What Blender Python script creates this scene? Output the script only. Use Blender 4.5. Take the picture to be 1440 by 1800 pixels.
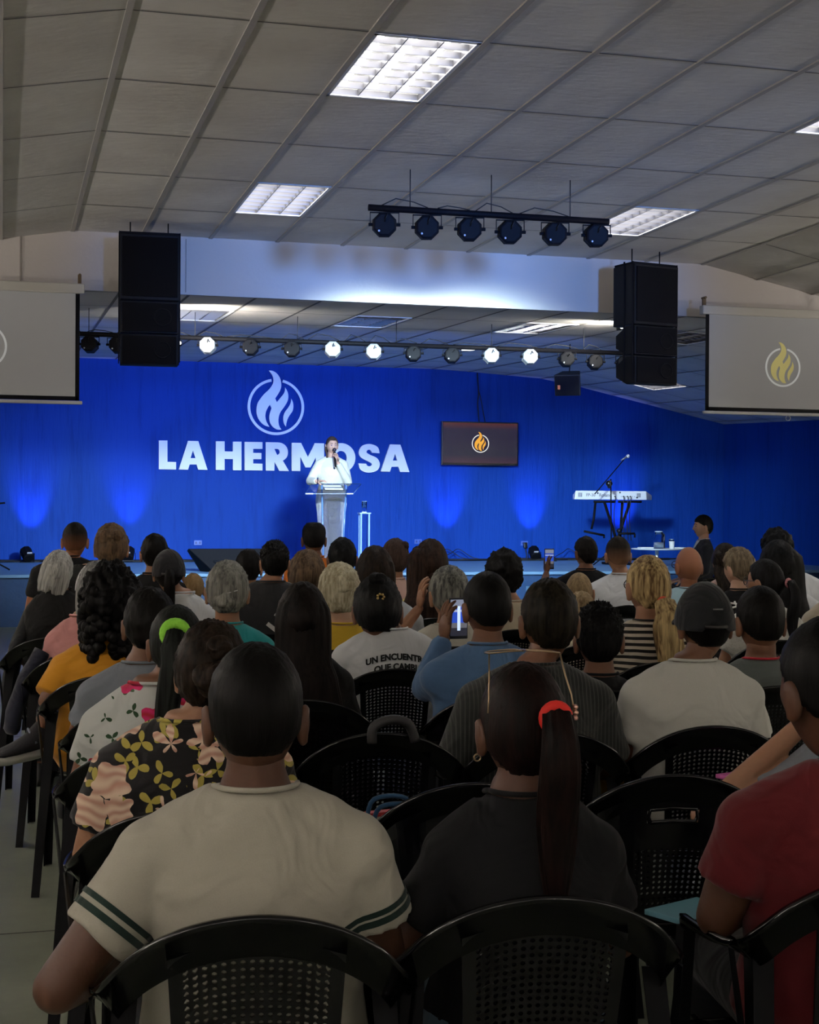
import bpy, math, random
from mathutils import Vector, Matrix, noise
from mathutils.bvhtree import BVHTree
random.seed(7)
S = bpy.context.scene
for o in list(bpy.data.objects): bpy.data.objects.remove(o)
COL = S.collection
PI = math.pi
V = Vector

# ------------------------------------------------------------------ camera
FPX, YAW, PITCH, ROLL, CH = 2617.0, math.radians(15.3), math.radians(-0.2), math.radians(0.34), 1.45
_f0 = V((math.sin(YAW), math.cos(YAW), 0)); _r0 = V((math.cos(YAW), -math.sin(YAW), 0)); _up = V((0, 0, 1))
_u2 = _up*math.cos(PITCH) - _f0*math.sin(PITCH)
CF = _f0*math.cos(PITCH) + _up*math.sin(PITCH)
CR = _r0*math.cos(ROLL) + _u2*math.sin(ROLL)
CU = -_r0*math.sin(ROLL) + _u2*math.cos(ROLL)
cam = bpy.data.cameras.new('camera'); camo = bpy.data.objects.new('camera', cam); COL.objects.link(camo)
camo.matrix_world = Matrix(((CR.x, CU.x, -CF.x, 0), (CR.y, CU.y, -CF.y, 0), (CR.z, CU.z, -CF.z, CH), (0, 0, 0, 1)))
cam.sensor_fit = 'VERTICAL'; cam.sensor_height = 36; cam.lens = FPX/1800*36
cam.clip_start = .05; cam.clip_end = 200
S.camera = camo

def ray(px, py): return CF + CR*((px-720)/FPX) - CU*((py-900)/FPX)
def atY(px, py, Y):
    d = ray(px, py); p = d*(Y/d.y); p.z += CH; return p
def atZ(px, py, Z):
    d = ray(px, py); k = (Z-CH)/d.z; p = d*k; p.z += CH; return p
def depth(p): return (p - V((0, 0, CH))).dot(CF)

# ------------------------------------------------------------------ exposure, world
S.view_settings.view_transform = 'Standard'; S.view_settings.look = 'None'
S.view_settings.gamma = 1; S.view_settings.use_curve_mapping = False
S.view_settings.exposure = 0.0
w = bpy.data.worlds.new('world'); S.world = w; w.use_nodes = True
w.node_tree.nodes['Background'].inputs[0].default_value = (.02, .025, .03, 1)
w.node_tree.nodes['Background'].inputs[1].default_value = .0

# light powers (tuned here)
P_HALL = 13.0        # front hall fluorescent fixtures
P_STAGEFIX = 5.0     # lit fixture over the stage
P_FRONT = 3200.0      # par cans on the front bar
P_ADDED_SPOT = 19000.0    # added, unseen spots at the rear of the hall
P_ADDED_SCONCE = 124.0  # added sconces, out of view
P_ADDED_WIN = 20.0        # fill light from added, unseen rear windows
P_BLUE = 150.0       # rear bar wash
P_FLOOD = 130.0
P_UP = 130.0           # floor uplights

def spot(name, loc, target, power, color, size, blend=.6, radius=.06):
    l = bpy.data.lights.new(name, 'SPOT'); l.energy = power; l.color = color
    l.spot_size = math.radians(size); l.spot_blend = blend; l.shadow_soft_size = radius
    o = bpy.data.objects.new(name, l); COL.objects.link(o); o.location = loc
    o.rotation_euler = (V(target)-V(loc)).to_track_quat('-Z', 'Y').to_euler(); return o
def area(name, loc, sx, sy, power, color, rot=(0, 0, 0), spread=180):
    l = bpy.data.lights.new(name, 'AREA'); l.energy = power; l.color = color; l.shape = 'RECTANGLE'
    l.size = sx; l.size_y = sy; l.spread = math.radians(spread)
    o = bpy.data.objects.new(name, l); COL.objects.link(o); o.location = loc; o.rotation_euler = rot; return o

# ------------------------------------------------------------------ materials
MATS = {}
def newmat(name):
    m = bpy.data.materials.new(name); m.use_nodes = True
    return m, m.node_tree, m.node_tree.nodes, m.node_tree.links, m.node_tree.nodes['Principled BSDF']
def sr(r, g, b):
    def c(v):
        v /= 255.0
        return v/12.92 if v <= .04045 else ((v+.055)/1.055)**2.4
    return (c(r), c(g), c(b), 1)
def mat(name, col, rough=.6, metal=0, spec=.5, bump=0, bscale=50, var=0, emis=None, estr=0, coat=0, trans=0, ior=1.45, alpha=None):
    if name in MATS: return MATS[name]
    m, nt, N, L, B = newmat(name)
    if len(col) == 3: col = (*col, 1)
    B.inputs['Base Color'].default_value = col
    B.inputs['Roughness'].default_value = rough; B.inputs['Metallic'].default_value = metal
    B.inputs['Specular IOR Level'].default_value = spec
    if coat: B.inputs['Coat Weight'].default_value = coat; B.inputs['Coat Roughness'].default_value = .1
    if trans: B.inputs['Transmission Weight'].default_value = trans; B.inputs['IOR'].default_value = ior
    if emis: B.inputs['Emission Color'].default_value = (*emis[:3], 1); B.inputs['Emission Strength'].default_value = estr
    if bump or var:
        tc = N.new('ShaderNodeTexCoord'); n = N.new('ShaderNodeTexNoise'); n.inputs['Scale'].default_value = bscale
        n.inputs['Detail'].default_value = 4; L.new(tc.outputs['Object'], n.inputs['Vector'])
        if bump:
            b = N.new('ShaderNodeBump'); b.inputs['Strength'].default_value = bump; b.inputs['Distance'].default_value = .01
            L.new(n.outputs['Fac'], b.inputs['Height']); L.new(b.outputs['Normal'], B.inputs['Normal'])
        if var:
            mx = N.new('ShaderNodeMix'); mx.data_type = 'RGBA'
            mx.inputs['A'].default_value = tuple(c*(1-var) for c in col[:3])+(1,)
            mx.inputs['B'].default_value = tuple(min(1, c*(1+var)) for c in col[:3])+(1,)
            L.new(n.outputs['Fac'], mx.inputs['Factor']); L.new(mx.outputs['Result'], B.inputs['Base Color'])
    MATS[name] = m; return m

def cloth(name, col, rough=.85, fold=.6, sheen=.15):
    """woven cloth: slight weave, broad soft creases"""
    if name in MATS: return MATS[name]
    m, nt, N, L, B = newmat(name)
    if len(col) == 3: col = (*col, 1)
    B.inputs['Roughness'].default_value = rough; B.inputs['Specular IOR Level'].default_value = .2
    B.inputs['Sheen Weight'].default_value = sheen
    tc = N.new('ShaderNodeTexCoord')
    n1 = N.new('ShaderNodeTexNoise'); n1.inputs['Scale'].default_value = 7; n1.inputs['Detail'].default_value = 2; n1.inputs['Distortion'].default_value = 1.6
    n2 = N.new('ShaderNodeTexNoise'); n2.inputs['Scale'].default_value = 420; n2.inputs['Detail'].default_value = 1
    L.new(tc.outputs['Object'], n1.inputs['Vector']); L.new(tc.outputs['Object'], n2.inputs['Vector'])
    b1 = N.new('ShaderNodeBump'); b1.inputs['Strength'].default_value = fold; b1.inputs['Distance'].default_value = .025
    b2 = N.new('ShaderNodeBump'); b2.inputs['Strength'].default_value = .12; b2.inputs['Distance'].default_value = .002
    L.new(n1.outputs['Fac'], b1.inputs['Height']); L.new(n2.outputs['Fac'], b2.inputs['Height'])
    L.new(b1.outputs['Normal'], b2.inputs['Normal']); L.new(b2.outputs['Normal'], B.inputs['Normal'])
    mx = N.new('ShaderNodeMix'); mx.data_type = 'RGBA'
    mx.inputs['A'].default_value = tuple(c*.93 for c in col[:3])+(1,); mx.inputs['B'].default_value = tuple(min(1, c*1.05) for c in col[:3])+(1,)
    L.new(n2.outputs['Fac'], mx.inputs['Factor']); L.new(mx.outputs['Result'], B.inputs['Base Color'])
    MATS[name] = m; return m

def stripes(name, c1, c2, axis='Z', period=.03, duty=.5, rough=.85, waves=0):
    if name in MATS: return MATS[name]
    m = cloth(name, c1, rough); nt = m.node_tree; N = nt.nodes; L = nt.links; B = N['Principled BSDF']
    tc = N.new('ShaderNodeTexCoord'); sx = N.new('ShaderNodeSeparateXYZ'); L.new(tc.outputs['Object'], sx.inputs[0])
    nz = N.new('ShaderNodeTexNoise'); nz.inputs['Scale'].default_value = 5; L.new(tc.outputs['Object'], nz.inputs['Vector'])
    a = N.new('ShaderNodeMath'); a.operation = 'MULTIPLY_ADD'; L.new(nz.outputs['Fac'], a.inputs[0]); a.inputs[1].default_value = waves; L.new(sx.outputs[axis], a.inputs[2])
    md = N.new('ShaderNodeMath'); md.operation = 'PINGPONG'; L.new(a.outputs[0], md.inputs[0]); md.inputs[1].default_value = period/2
    gt = N.new('ShaderNodeMath'); gt.operation = 'GREATER_THAN'; L.new(md.outputs[0], gt.inputs[0]); gt.inputs[1].default_value = period/2*duty
    mx = N.new('ShaderNodeMix'); mx.data_type = 'RGBA'; mx.inputs['A'].default_value = (*c1[:3], 1); mx.inputs['B'].default_value = (*c2[:3], 1)
    L.new(gt.outputs[0], mx.inputs['Factor']); L.new(mx.outputs['Result'], B.inputs['Base Color'])
    return m

def flowers(name, ground, petals, petal2, leafc, scale=9, size=.42, leafy=True, density=1.0, leafr=.30):
    """printed flowers: lobed blossoms with leaves around them"""
    if name in MATS: return MATS[name]
    m = cloth(name, ground); N = m.node_tree.nodes; L = m.node_tree.links; B = N['Principled BSDF']
    tc = N.new('ShaderNodeTexCoord')
    def layer(sc, rad, lobes, lobe_amp, off):
        mp = N.new('ShaderNodeMapping'); mp.inputs['Scale'].default_value = (sc, sc*.45, sc); mp.inputs['Location'].default_value = (off, off*.7, off*.3)
        L.new(tc.outputs['Object'], mp.inputs['Vector'])
        v = N.new('ShaderNodeTexVoronoi'); v.inputs['Scale'].default_value = 1; v.inputs['Randomness'].default_value = .75
        L.new(mp.outputs[0], v.inputs['Vector'])
        sub = N.new('ShaderNodeVectorMath'); sub.operation = 'SUBTRACT'; L.new(mp.outputs[0], sub.inputs[0]); L.new(v.outputs['Position'], sub.inputs[1])
        s = N.new('ShaderNodeSeparateXYZ'); L.new(sub.outputs[0], s.inputs[0])
        at = N.new('ShaderNodeMath'); at.operation = 'ARCTAN2'; L.new(s.outputs['Z'], at.inputs[0]); L.new(s.outputs['X'], at.inputs[1])
        cs = N.new('ShaderNodeSeparateColor'); L.new(v.outputs['Color'], cs.inputs[0])
        ph = N.new('ShaderNodeMath'); ph.operation = 'MULTIPLY_ADD'; L.new(cs.outputs[0], ph.inputs[0]); ph.inputs[1].default_value = 6.28
        mu = N.new('ShaderNodeMath'); mu.operation = 'MULTIPLY'; L.new(at.outputs[0], mu.inputs[0]); mu.inputs[1].default_value = lobes; L.new(mu.outputs[0], ph.inputs[2])
        co = N.new('ShaderNodeMath'); co.operation = 'COSINE'; L.new(ph.outputs[0], co.inputs[0])
        th = N.new('ShaderNodeMath'); th.operation = 'MULTIPLY_ADD'; L.new(co.outputs[0], th.inputs[0]); th.inputs[1].default_value = lobe_amp; th.inputs[2].default_value = rad
        ns = N.new('ShaderNodeTexNoise'); ns.inputs['Scale'].default_value = 3; L.new(mp.outputs[0], ns.inputs['Vector'])
        d2 = N.new('ShaderNodeMath'); d2.operation = 'MULTIPLY_ADD'; L.new(ns.outputs['Fac'], d2.inputs[0]); d2.inputs[1].default_value = .22; L.new(v.outputs['Distance'], d2.inputs[2])
        d3 = N.new('ShaderNodeMath'); d3.operation = 'SUBTRACT'; L.new(d2.outputs[0], d3.inputs[0]); d3.inputs[1].default_value = .11
        lt = N.new('ShaderNodeMath'); lt.operation = 'LESS_THAN'; L.new(d3.outputs[0], lt.inputs[0]); L.new(th.outputs[0], lt.inputs[1])
        return lt, d3, cs, mp
    base = None
    lf, _, _, _ = layer(scale*1.7, leafr, 3, leafr*.8, 3.1)
    mxl = N.new('ShaderNodeMix'); mxl.data_type = 'RGBA'; mxl.inputs['A'].default_value = (*ground[:3], 1); mxl.inputs['B'].default_value = (*leafc[:3], 1)
    if leafy: L.new(lf.outputs[0], mxl.inputs['Factor'])
    else: mxl.inputs['Factor'].default_value = 0
    fl, d, cs, mp = layer(scale, size, 5, .07, 0)
    wv = N.new('ShaderNodeTexWave'); wv.wave_type = 'RINGS'; wv.inputs['Scale'].default_value = 1.2; wv.inputs['Distortion'].default_value = 9; wv.inputs['Detail'].default_value = 1
    L.new(mp.outputs[0], wv.inputs['Vector'])
    pc = N.new('ShaderNodeMix'); pc.data_type = 'RGBA'; pc.inputs['A'].default_value = (*petals[:3], 1); pc.inputs['B'].default_value = (*petal2[:3], 1)
    L.new(wv.outputs['Fac'], pc.inputs['Factor'])
    keep = N.new('ShaderNodeMath'); keep.operation = 'LESS_THAN'; L.new(cs.outputs[1], keep.inputs[0]); keep.inputs[1].default_value = density
    kk = N.new('ShaderNodeMath'); kk.operation = 'MULTIPLY'; L.new(keep.outputs[0], kk.inputs[0]); L.new(fl.outputs[0], kk.inputs[1])
    fin = N.new('ShaderNodeMix'); fin.data_type = 'RGBA'; L.new(kk.outputs[0], fin.inputs['Factor']); L.new(mxl.outputs['Result'], fin.inputs['A']); L.new(pc.outputs['Result'], fin.inputs['B'])
    L.new(fin.outputs['Result'], B.inputs['Base Color'])
    return m

def hairmat(name, c1, c2=None, rough=.45, fade=None):
    """streaked hair; fade = skin colour showing through clipped sides"""
    if name in MATS: return MATS[name]
    m, nt, N, L, B = newmat(name)
    dk = .33 if max(c1[:3]) < .03 else 1
    c1 = tuple(c*dk for c in c1[:3]); c2 = tuple(c*(dk+.15) if dk < 1 else c for c in c2[:3]) if c2 else tuple(min(1, c*1.8+.002) for c in c1[:3])
    B.inputs['Roughness'].default_value = rough+.1; B.inputs['Specular IOR Level'].default_value = .09
    tc = N.new('ShaderNodeTexCoord'); mp = N.new('ShaderNodeMapping'); mp.inputs['Scale'].default_value = (1, 1, .07)
    L.new(tc.outputs['Object'], mp.inputs['Vector'])
    n = N.new('ShaderNodeTexNoise'); n.inputs['Scale'].default_value = 120; n.inputs['Detail'].default_value = 3; L.new(mp.outputs[0], n.inputs['Vector'])
    nb = N.new('ShaderNodeTexNoise'); nb.inputs['Scale'].default_value = 30; nb.inputs['Detail'].default_value = 2; L.new(mp.outputs[0], nb.inputs['Vector'])
    cr = N.new('ShaderNodeValToRGB'); cr.color_ramp.elements[0].position = .38; cr.color_ramp.elements[1].position = .62
    cr.color_ramp.elements[0].color = (*c1[:3], 1); cr.color_ramp.elements[1].color = (*c2[:3], 1)
    ad = N.new('ShaderNodeMath'); ad.operation = 'MULTIPLY_ADD'; L.new(n.outputs['Fac'], ad.inputs[0]); ad.inputs[1].default_value = .5
    hf = N.new('ShaderNodeMath'); hf.operation = 'MULTIPLY'; L.new(nb.outputs['Fac'], hf.inputs[0]); hf.inputs[1].default_value = .5
    L.new(hf.outputs[0], ad.inputs[2]); L.new(ad.outputs[0], cr.inputs[0])
    out = cr.outputs[0]
    if fade:
        s = N.new('ShaderNodeSeparateXYZ'); L.new(tc.outputs['Object'], s.inputs[0])
        mr = N.new('ShaderNodeMapRange'); mr.inputs['From Min'].default_value = .06; mr.inputs['From Max'].default_value = -.075; L.new(s.outputs['Z'], mr.inputs[0])
        mx = N.new('ShaderNodeMix'); mx.data_type = 'RGBA'; mx.inputs['B'].default_value = tuple(c*.62 for c in fade[:3])+(1,)
        L.new(mr.outputs[0], mx.inputs['Factor']); L.new(out, mx.inputs['A']); out = mx.outputs['Result']
    L.new(out, B.inputs['Base Color'])
    b = N.new('ShaderNodeBump'); b.inputs['Strength'].default_value = .5; b.inputs['Distance'].default_value = .003
    L.new(n.outputs['Fac'], b.inputs['Height']); L.new(b.outputs['Normal'], B.inputs['Normal'])
    MATS[name] = m; return m

# ------------------------------------------------------------------ mesh helpers
class MB:
    def __init__(s): s.v = []; s.f = []
    def box(s, c, d, rot=None):
        c = V(c); n = len(s.v); R = rot or Matrix.Identity(3)
        for z in (-.5, .5):
            for x, y in ((-.5, -.5), (.5, -.5), (.5, .5), (-.5, .5)):
                s.v.append(c + R @ V((x*d[0], y*d[1], z*d[2])))
        for q in ((3, 2, 1, 0), (4, 5, 6, 7), (0, 1, 5, 4), (1, 2, 6, 5), (2, 3, 7, 6), (3, 0, 4, 7)):
            s.f.append([n+i for i in q])
        return s
    def quad(s, a, b, c, d):
        n = len(s.v); s.v += [V(a), V(b), V(c), V(d)]; s.f.append([n, n+1, n+2, n+3]); return s
    def rings(s, R, cap=True):
        """R: list of equal-length point loops"""
        n = len(s.v); k = len(R[0])
        for r in R: s.v += [V(p) for p in r]
        for i in range(len(R)-1):
            for j in range(k):
                a = n+i*k+j; b = n+i*k+(j+1) % k
                s.f.append([a, b, b+k, a+k])
        if cap:
            s.f.append([n+j for j in range(k)][::-1]); s.f.append([n+(len(R)-1)*k+j for j in range(k)])
        return s
    def loft(s, sec, seg=16):
        """sec: (center, rx, ry) horizontal ellipses"""
        R = []
        for c, rx, ry in sec:
            R.append([V((c[0]+rx*math.cos(t*2*PI/seg), c[1]+ry*math.sin(t*2*PI/seg), c[2])) for t in range(seg)])
        if sec[0][0][2] > sec[-1][0][2]: R = R[::-1]
        return s.rings(R)
    def tube(s, pts, rad, seg=10, squash=None, up=None, ripple=None):
        pts = [V(p) for p in pts]
        if not hasattr(rad, '__len__'): rad = [rad]*len(pts)
        T = []
        for i in range(len(pts)):
            a = pts[max(0, i-1)]; b = pts[min(len(pts)-1, i+1)]; t = (b-a)
            T.append(t.normalized() if t.length > 1e-9 else V((0, 0, 1)))
        u = V(up) if up else (V((0, 0, 1)) if abs(T[0].z) < .9 else V((0, 1, 0)))
        R = []
        for i, p in enumerate(pts):
            t = T[i]; a = (u - t*u.dot(t))
            if a.length < 1e-6: a = t.orthogonal()
            a.normalize(); b = t.cross(a); u = a
            q = squash if squash else 1
            if hasattr(q, '__len__'): q = q[i]
            ring = []
            for j in range(seg):
                th = j*2*PI/seg; r = rad[i]
                if ripple: r *= ripple(th, i/(len(pts)-1))
                ring.append(p + a*(math.cos(th)*r*q) + b*(math.sin(th)*r))
            R.append(ring)
        return s.rings(R)
    def ell(s, c, r, nu=16, nv=10, rot=None, fn=None):
        c = V(c); Rm = rot or Matrix.Identity(3); n = len(s.v)
        if not hasattr(r, '__len__'): r = (r, r, r)
        s.v.append(c + Rm @ V((0, 0, -r[2])))
        for i in range(1, nv):
            la = -PI/2 + PI*i/nv
            for j in range(nu):
                lo = 2*PI*j/nu
                d = V((math.cos(la)*math.cos(lo), math.cos(la)*math.sin(lo), math.sin(la)))
                k = fn(d) if fn else 1
                s.v.append(c + Rm @ V((d.x*r[0]*k, d.y*r[1]*k, d.z*r[2]*k)))
        s.v.append(c + Rm @ V((0, 0, r[2])))
        for j in range(nu):
            s.f.append([n, n+1+(j+1) % nu, n+1+j])
            e = n+1+(nv-2)*nu; s.f.append([e+j, e+(j+1) % nu, n+1+(nv-1)*nu])
        for i in range(nv-2):
            for j in range(nu):
                a = n+1+i*nu+j; b = n+1+i*nu+(j+1) % nu
                s.f.append([a, b, b+nu, a+nu])
        return s
    def cyl(s, a, b, r, seg=16, r2=None):
        return s.tube([a, b], [r, r if r2 is None else r2], seg)
    def torus(s, c, R, r, axis='Z', seg=24, k=8):
        pts = []
        n = len(s.v)
        for i in range(seg):
            t = 2*PI*i/seg
            for j in range(k):
                ph = 2*PI*j/k; x = (R+r*math.cos(ph))*math.cos(t); y = (R+r*math.cos(ph))*math.sin(t); z = r*math.sin(ph)
                p = (x, y, z) if axis == 'Z' else ((x, z, y) if axis == 'Y' else (z, x, y))
                s.v.append(V(c)+V(p))
        for i in range(seg):
            for j in range(k):
                a = n+i*k+j; b = n+i*k+(j+1) % k; c2 = n+((i+1) % seg)*k+(j+1) % k; d = n+((i+1) % seg)*k+j
                s.f.append([a, d, c2, b])
        return s
    def raw(s, verts, faces):
        n = len(s.v); s.v += [V(p) for p in verts]; s.f += [[i+n for i in f] for f in faces]; return s
    def mesh(s, name):
        me = bpy.data.meshes.new(name); me.from_pydata([tuple(p) for p in s.v], [], s.f); me.validate(); me.update(); return me
    def build(s, name, m, parent=None, smooth=True, bevel=0, loc=None, rot=None, label=None):
        return link(name, s.mesh(name), m, parent, smooth, bevel, loc, rot, label)

def link(name, me, m, parent=None, smooth=True, bevel=0, loc=None, rot=None, label=None):
    if m is not None and not me.materials: me.materials.append(m)
    if smooth:
        me.shade_smooth()
        if smooth == 'auto' or bevel:
            try: me.set_sharp_from_angle(angle=math.radians(38))
            except Exception: pass
    o = bpy.data.objects.new(name, me); COL.objects.link(o)
    if parent: o.parent = parent
    if loc is not None: o.location = loc
    if rot is not None: o.rotation_euler = rot
    if bevel:
        b = o.modifiers.new('bevel', 'BEVEL'); b.width = bevel; b.segments = 2; b.limit_method = 'ANGLE'
    if label: o['label'] = label
    return o
def tag(o, label, cat, group=None, kind=None):
    if label: o['label'] = label
    if cat: o['category'] = cat
    if group: o['group'] = group
    if kind: o['kind'] = kind
    return o
def struct(o): o['kind'] = 'structure'; return o
def thing(name, label, cat, loc=(0, 0, 0), rz=0, group=None):
    o = bpy.data.objects.new(name, None); COL.objects.link(o); o.location = loc; o.rotation_euler = (0, 0, rz)
    o.empty_display_size = .1
    return tag(o, label, cat, group)
def dup(root, loc, rz, label, group=None):
    r = root.copy(); COL.objects.link(r); r.location = loc; r.rotation_euler = (0, 0, rz); r['label'] = label
    if group: r['group'] = group
    for ch in list(root.children):
        c = ch.copy(); COL.objects.link(c); c.parent = r
        for g in list(ch.children):
            d = g.copy(); COL.objects.link(d); d.parent = c
    return r

def remesh(mb, voxel, smooth=6, disp=None):
    me = mb.mesh('tmp'); o = bpy.data.objects.new('tmp', me); COL.objects.link(o)
    r = o.modifiers.new('r', 'REMESH'); r.mode = 'VOXEL'; r.voxel_size = voxel; r.use_smooth_shade = True
    sm = o.modifiers.new('s', 'SMOOTH'); sm.iterations = smooth; sm.factor = .5
    dg = bpy.context.evaluated_depsgraph_get()
    out = bpy.data.meshes.new_from_object(o.evaluated_get(dg))
    bpy.data.objects.remove(o); bpy.data.meshes.remove(me)
    return out

def shape2d(name, loops, m, to3d, thick, parent=None, bevel=0):
    """filled outline with holes (2-D loops) extruded; to3d maps (u,v,w) to local space"""
    cu = bpy.data.curves.new('c', 'CURVE'); cu.dimensions = '2D'; cu.fill_mode = 'BOTH'; cu.extrude = thick/2
    for lp in loops:
        sp = cu.splines.new('POLY'); sp.points.add(len(lp)-1)
        for i, (x, y) in enumerate(lp): sp.points[i].co = (x, y, 0, 1)
        sp.use_cyclic_u = True
    o = bpy.data.objects.new('c', cu); COL.objects.link(o)
    me = bpy.data.meshes.new_from_object(o.evaluated_get(bpy.context.evaluated_depsgraph_get()))
    bpy.data.objects.remove(o)
    for v in me.vertices: v.co = to3d(v.co.x, v.co.y, v.co.z)
    me.name = name; me.update(); me.materials.clear()
    return link(name, me, m, parent, smooth=False)
def text_mesh(txt, size, bold=.0, extrude=0, spacing=1.0):
    cu = bpy.data.curves.new('t', 'FONT'); cu.body = txt; cu.size = size; cu.align_x = 'CENTER'; cu.align_y = 'CENTER'
    cu.offset = bold; cu.extrude = extrude; cu.space_character = spacing; cu.resolution_u = 4
    o = bpy.data.objects.new('t', cu); COL.objects.link(o)
    me = bpy.data.meshes.new_from_object(o.evaluated_get(bpy.context.evaluated_depsgraph_get()))
    bpy.data.objects.remove(o); me.materials.clear(); return me
def bez(pts, n=10):
    """closed outline; pts = list of segments (p0,c1,c2,p1) or (p0,p1)"""
    out = []
    for sg in pts:
        if len(sg) == 2: out.append(sg[0]); continue
        a, b, c, d = sg
        for i in range(n):
            t = i/n; k = 1-t
            out.append((k**3*a[0]+3*k*k*t*b[0]+3*k*t*t*c[0]+t**3*d[0], k**3*a[1]+3*k*k*t*b[1]+3*k*t*t*c[1]+t**3*d[1]))
    return out
def catmull(pts, n=6, closed=True):
    """smooth outline; a point given twice is a sharp corner"""
    out = []
    P = [tuple(p) for p in pts]
    if closed and P[0] != P[-1]: P.append(P[0])
    runs = [[P[0]]]
    for a, b in zip(P, P[1:]):
        if a == b: runs.append([b])
        else: runs[-1].append(b)
    smooth = closed and len(runs) == 1
    for R_ in runs:
        m = len(R_)
        for i in range(m-1):
            p1, p2 = R_[i], R_[i+1]
            p0 = R_[i-1] if i else (R_[-2] if smooth else p1)
            p3 = R_[i+2] if i+2 < m else (R_[1] if smooth else p2)
            for k in range(n):
                t = k/n
                out.append(tuple(.5*((2*b)+(-a+c)*t+(2*a-5*b+4*c-d)*t*t+(-a+3*b-3*c+d)*t**3) for a, b, c, d in zip(p0, p1, p2, p3)))
    if not closed: out.append(P[-1])
    return out

BLACKP = mat('black plastic', (.006, .006, .008), .28, spec=.5)
BLACKM = mat('black painted metal', (.004, .004, .006), .6, spec=.1)
DARKG = mat('dark grille', (.003, .003, .004), .8, spec=.08)
WHITEM = mat('white enamel', (.8, .8, .8), .4)
CABLE = mat('black cable', (.01, .01, .012), .6)
exec_parts = []
# ================================================================== THE ROOM
XL, XR, YB, YF, YW = -4.294, 11.566, -4.82, 13.48, 22.5
TW, TL = .61, 1.22
def zc(X):           # front ceiling
    if X < .586: return max(3.40, 3.872-(.586-X)*.17)
    if X > 6.686: return max(3.40, 3.872-(X-6.686)*.20)
    return 3.872
def zs(X, Y):        # lower ceiling over the stage
    t = (Y-YF)/(YW-YF); z = 3.35+.27*t
    if X < .586: z -= (.586-X)*.07
    if X > 6.686: z -= (min(X, 8.5)-6.686)*.06
    if X > 8.5: z -= (X-8.5)*.215
    return z

# ceiling tile: mottled mineral board
def tilemat(name, c1, c2):
    m, nt, N, L, B = newmat(name); B.inputs['Roughness'].default_value = .9; B.inputs['Specular IOR Level'].default_value = .2
    tc = N.new('ShaderNodeTexCoord'); n = N.new('ShaderNodeTexNoise'); n.inputs['Scale'].default_value = 1.6; n.inputs['Detail'].default_value = 6
    L.new(tc.outputs['Object'], n.inputs['Vector'])
    cr = N.new('ShaderNodeValToRGB'); cr.color_ramp.elements[0].color = c1; cr.color_ramp.elements[1].color = c2
    cr.color_ramp.elements[0].position = .35; cr.color_ramp.elements[1].position = .7
    L.new(n.outputs['Fac'], cr.inputs[0]); L.new(cr.outputs[0], B.inputs['Base Color'])
    mp = N.new('ShaderNodeMapping'); mp.inputs['Scale'].default_value = (1, 2.2, 1); L.new(tc.outputs['Object'], mp.inputs[0])
    n2 = N.new('ShaderNodeTexNoise'); n2.inputs['Scale'].default_value = 9; n2.inputs['Detail'].default_value = 3; L.new(mp.outputs[0], n2.inputs['Vector'])
    b = N.new('ShaderNodeBump'); b.inputs['Strength'].default_value = .16; b.inputs['Distance'].default_value = .03
    L.new(n2.outputs['Fac'], b.inputs['Height']); L.new(b.outputs['Normal'], B.inputs['Normal'])
    return m
TILE = tilemat('ceiling board', (.62, .585, .54, 1), (.72, .69, .645, 1))
TBAR = mat('ceiling rail', (.40, .37, .34), .6)
TBARD = mat('ceiling joint', (.12, .11, .10), .8)

FIX_FRONT = [(2, 0), (7, 0), (2, 3), (7, 3)]
def YM(i): return 7.38+TL*i
mb = MB()
for k in range(-8, 18):
    for i in range(-10, 5):
        if (k, i) in FIX_FRONT: continue
        x0, x1, y0, y1 = .586+TW*k, .586+TW*(k+1), YM(i), YM(i+1)
        mb.quad((x0, y0, zc(x0)), (x0, y1, zc(x0)), (x1, y1, zc(x1)), (x1, y0, zc(x1)))
struct(mb.build('ceiling', TILE, smooth=False))
mb = MB()
for k in range(-8, 19):
    x = .586+TW*k
    mb.box((x, (YB+YF)/2, zc(x)-.004), (.034, YF-YB, .012))
struct(mb.build('trim_1', TBAR, smooth=False))
mb = MB()
for i in range(-10, 5):
    for k in range(-8, 18):
        x0, x1 = .586+TW*k, .586+TW*(k+1); y = YM(i)
        mb.quad((x0+.017, y-.007, zc(x0)-.004), (x0+.017, y+.007, zc(x0)-.004), (x1-.017, y+.007, zc(x1)-.004), (x1-.017, y-.007, zc(x1)-.004))
struct(mb.build('trim_2', TBARD, smooth=False))

# stage ceiling
XS0 = 2.22-TW*11
FIX_STAGE = [(10, 1), (13, 1), (16, 1), (19, 1), (22, 5)]
mb = MB(); mg = MB(); mj = MB()
for k in range(0, 28):
    for j in range(0, 8):
        x0, x1 = XS0+TW*k, XS0+TW*(k+1); y0, y1 = YF+TL*j, min(YW, YF+TL*(j+1))
        x0, x1 = max(XL, x0), min(XR, x1)
        if x1 <= x0: continue
        if (k, j) not in FIX_STAGE:
            mb.quad((x0, y0, zs(x0, y0)), (x0, y1, zs(x0, y1)), (x1, y1, zs(x1, y1)), (x1, y0, zs(x1, y0)))
        for (a, b) in (((x0, y0), (x1, y0)),):
            mj.quad((x0, y0-.008, zs(x0, y0)-.004), (x0, y0+.008, zs(x0, y0)-.004), (x1, y0+.008, zs(x1, y0)-.004), (x1, y0-.008, zs(x1, y0)-.004))
        mg.quad((x0-.014, y0, zs(x0, y0)-.006), (x0-.014, y1, zs(x0, y1)-.006), (x0+.014, y1, zs(x0, y1)-.006), (x0+.014, y0, zs(x0, y0)-.006))
struct(mb.build('ceiling_stage', TILE, smooth=False))
struct(mg.build('trim_3', TBARD, smooth=False)); struct(mj.build('trim_4', TBARD, smooth=False))

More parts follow.
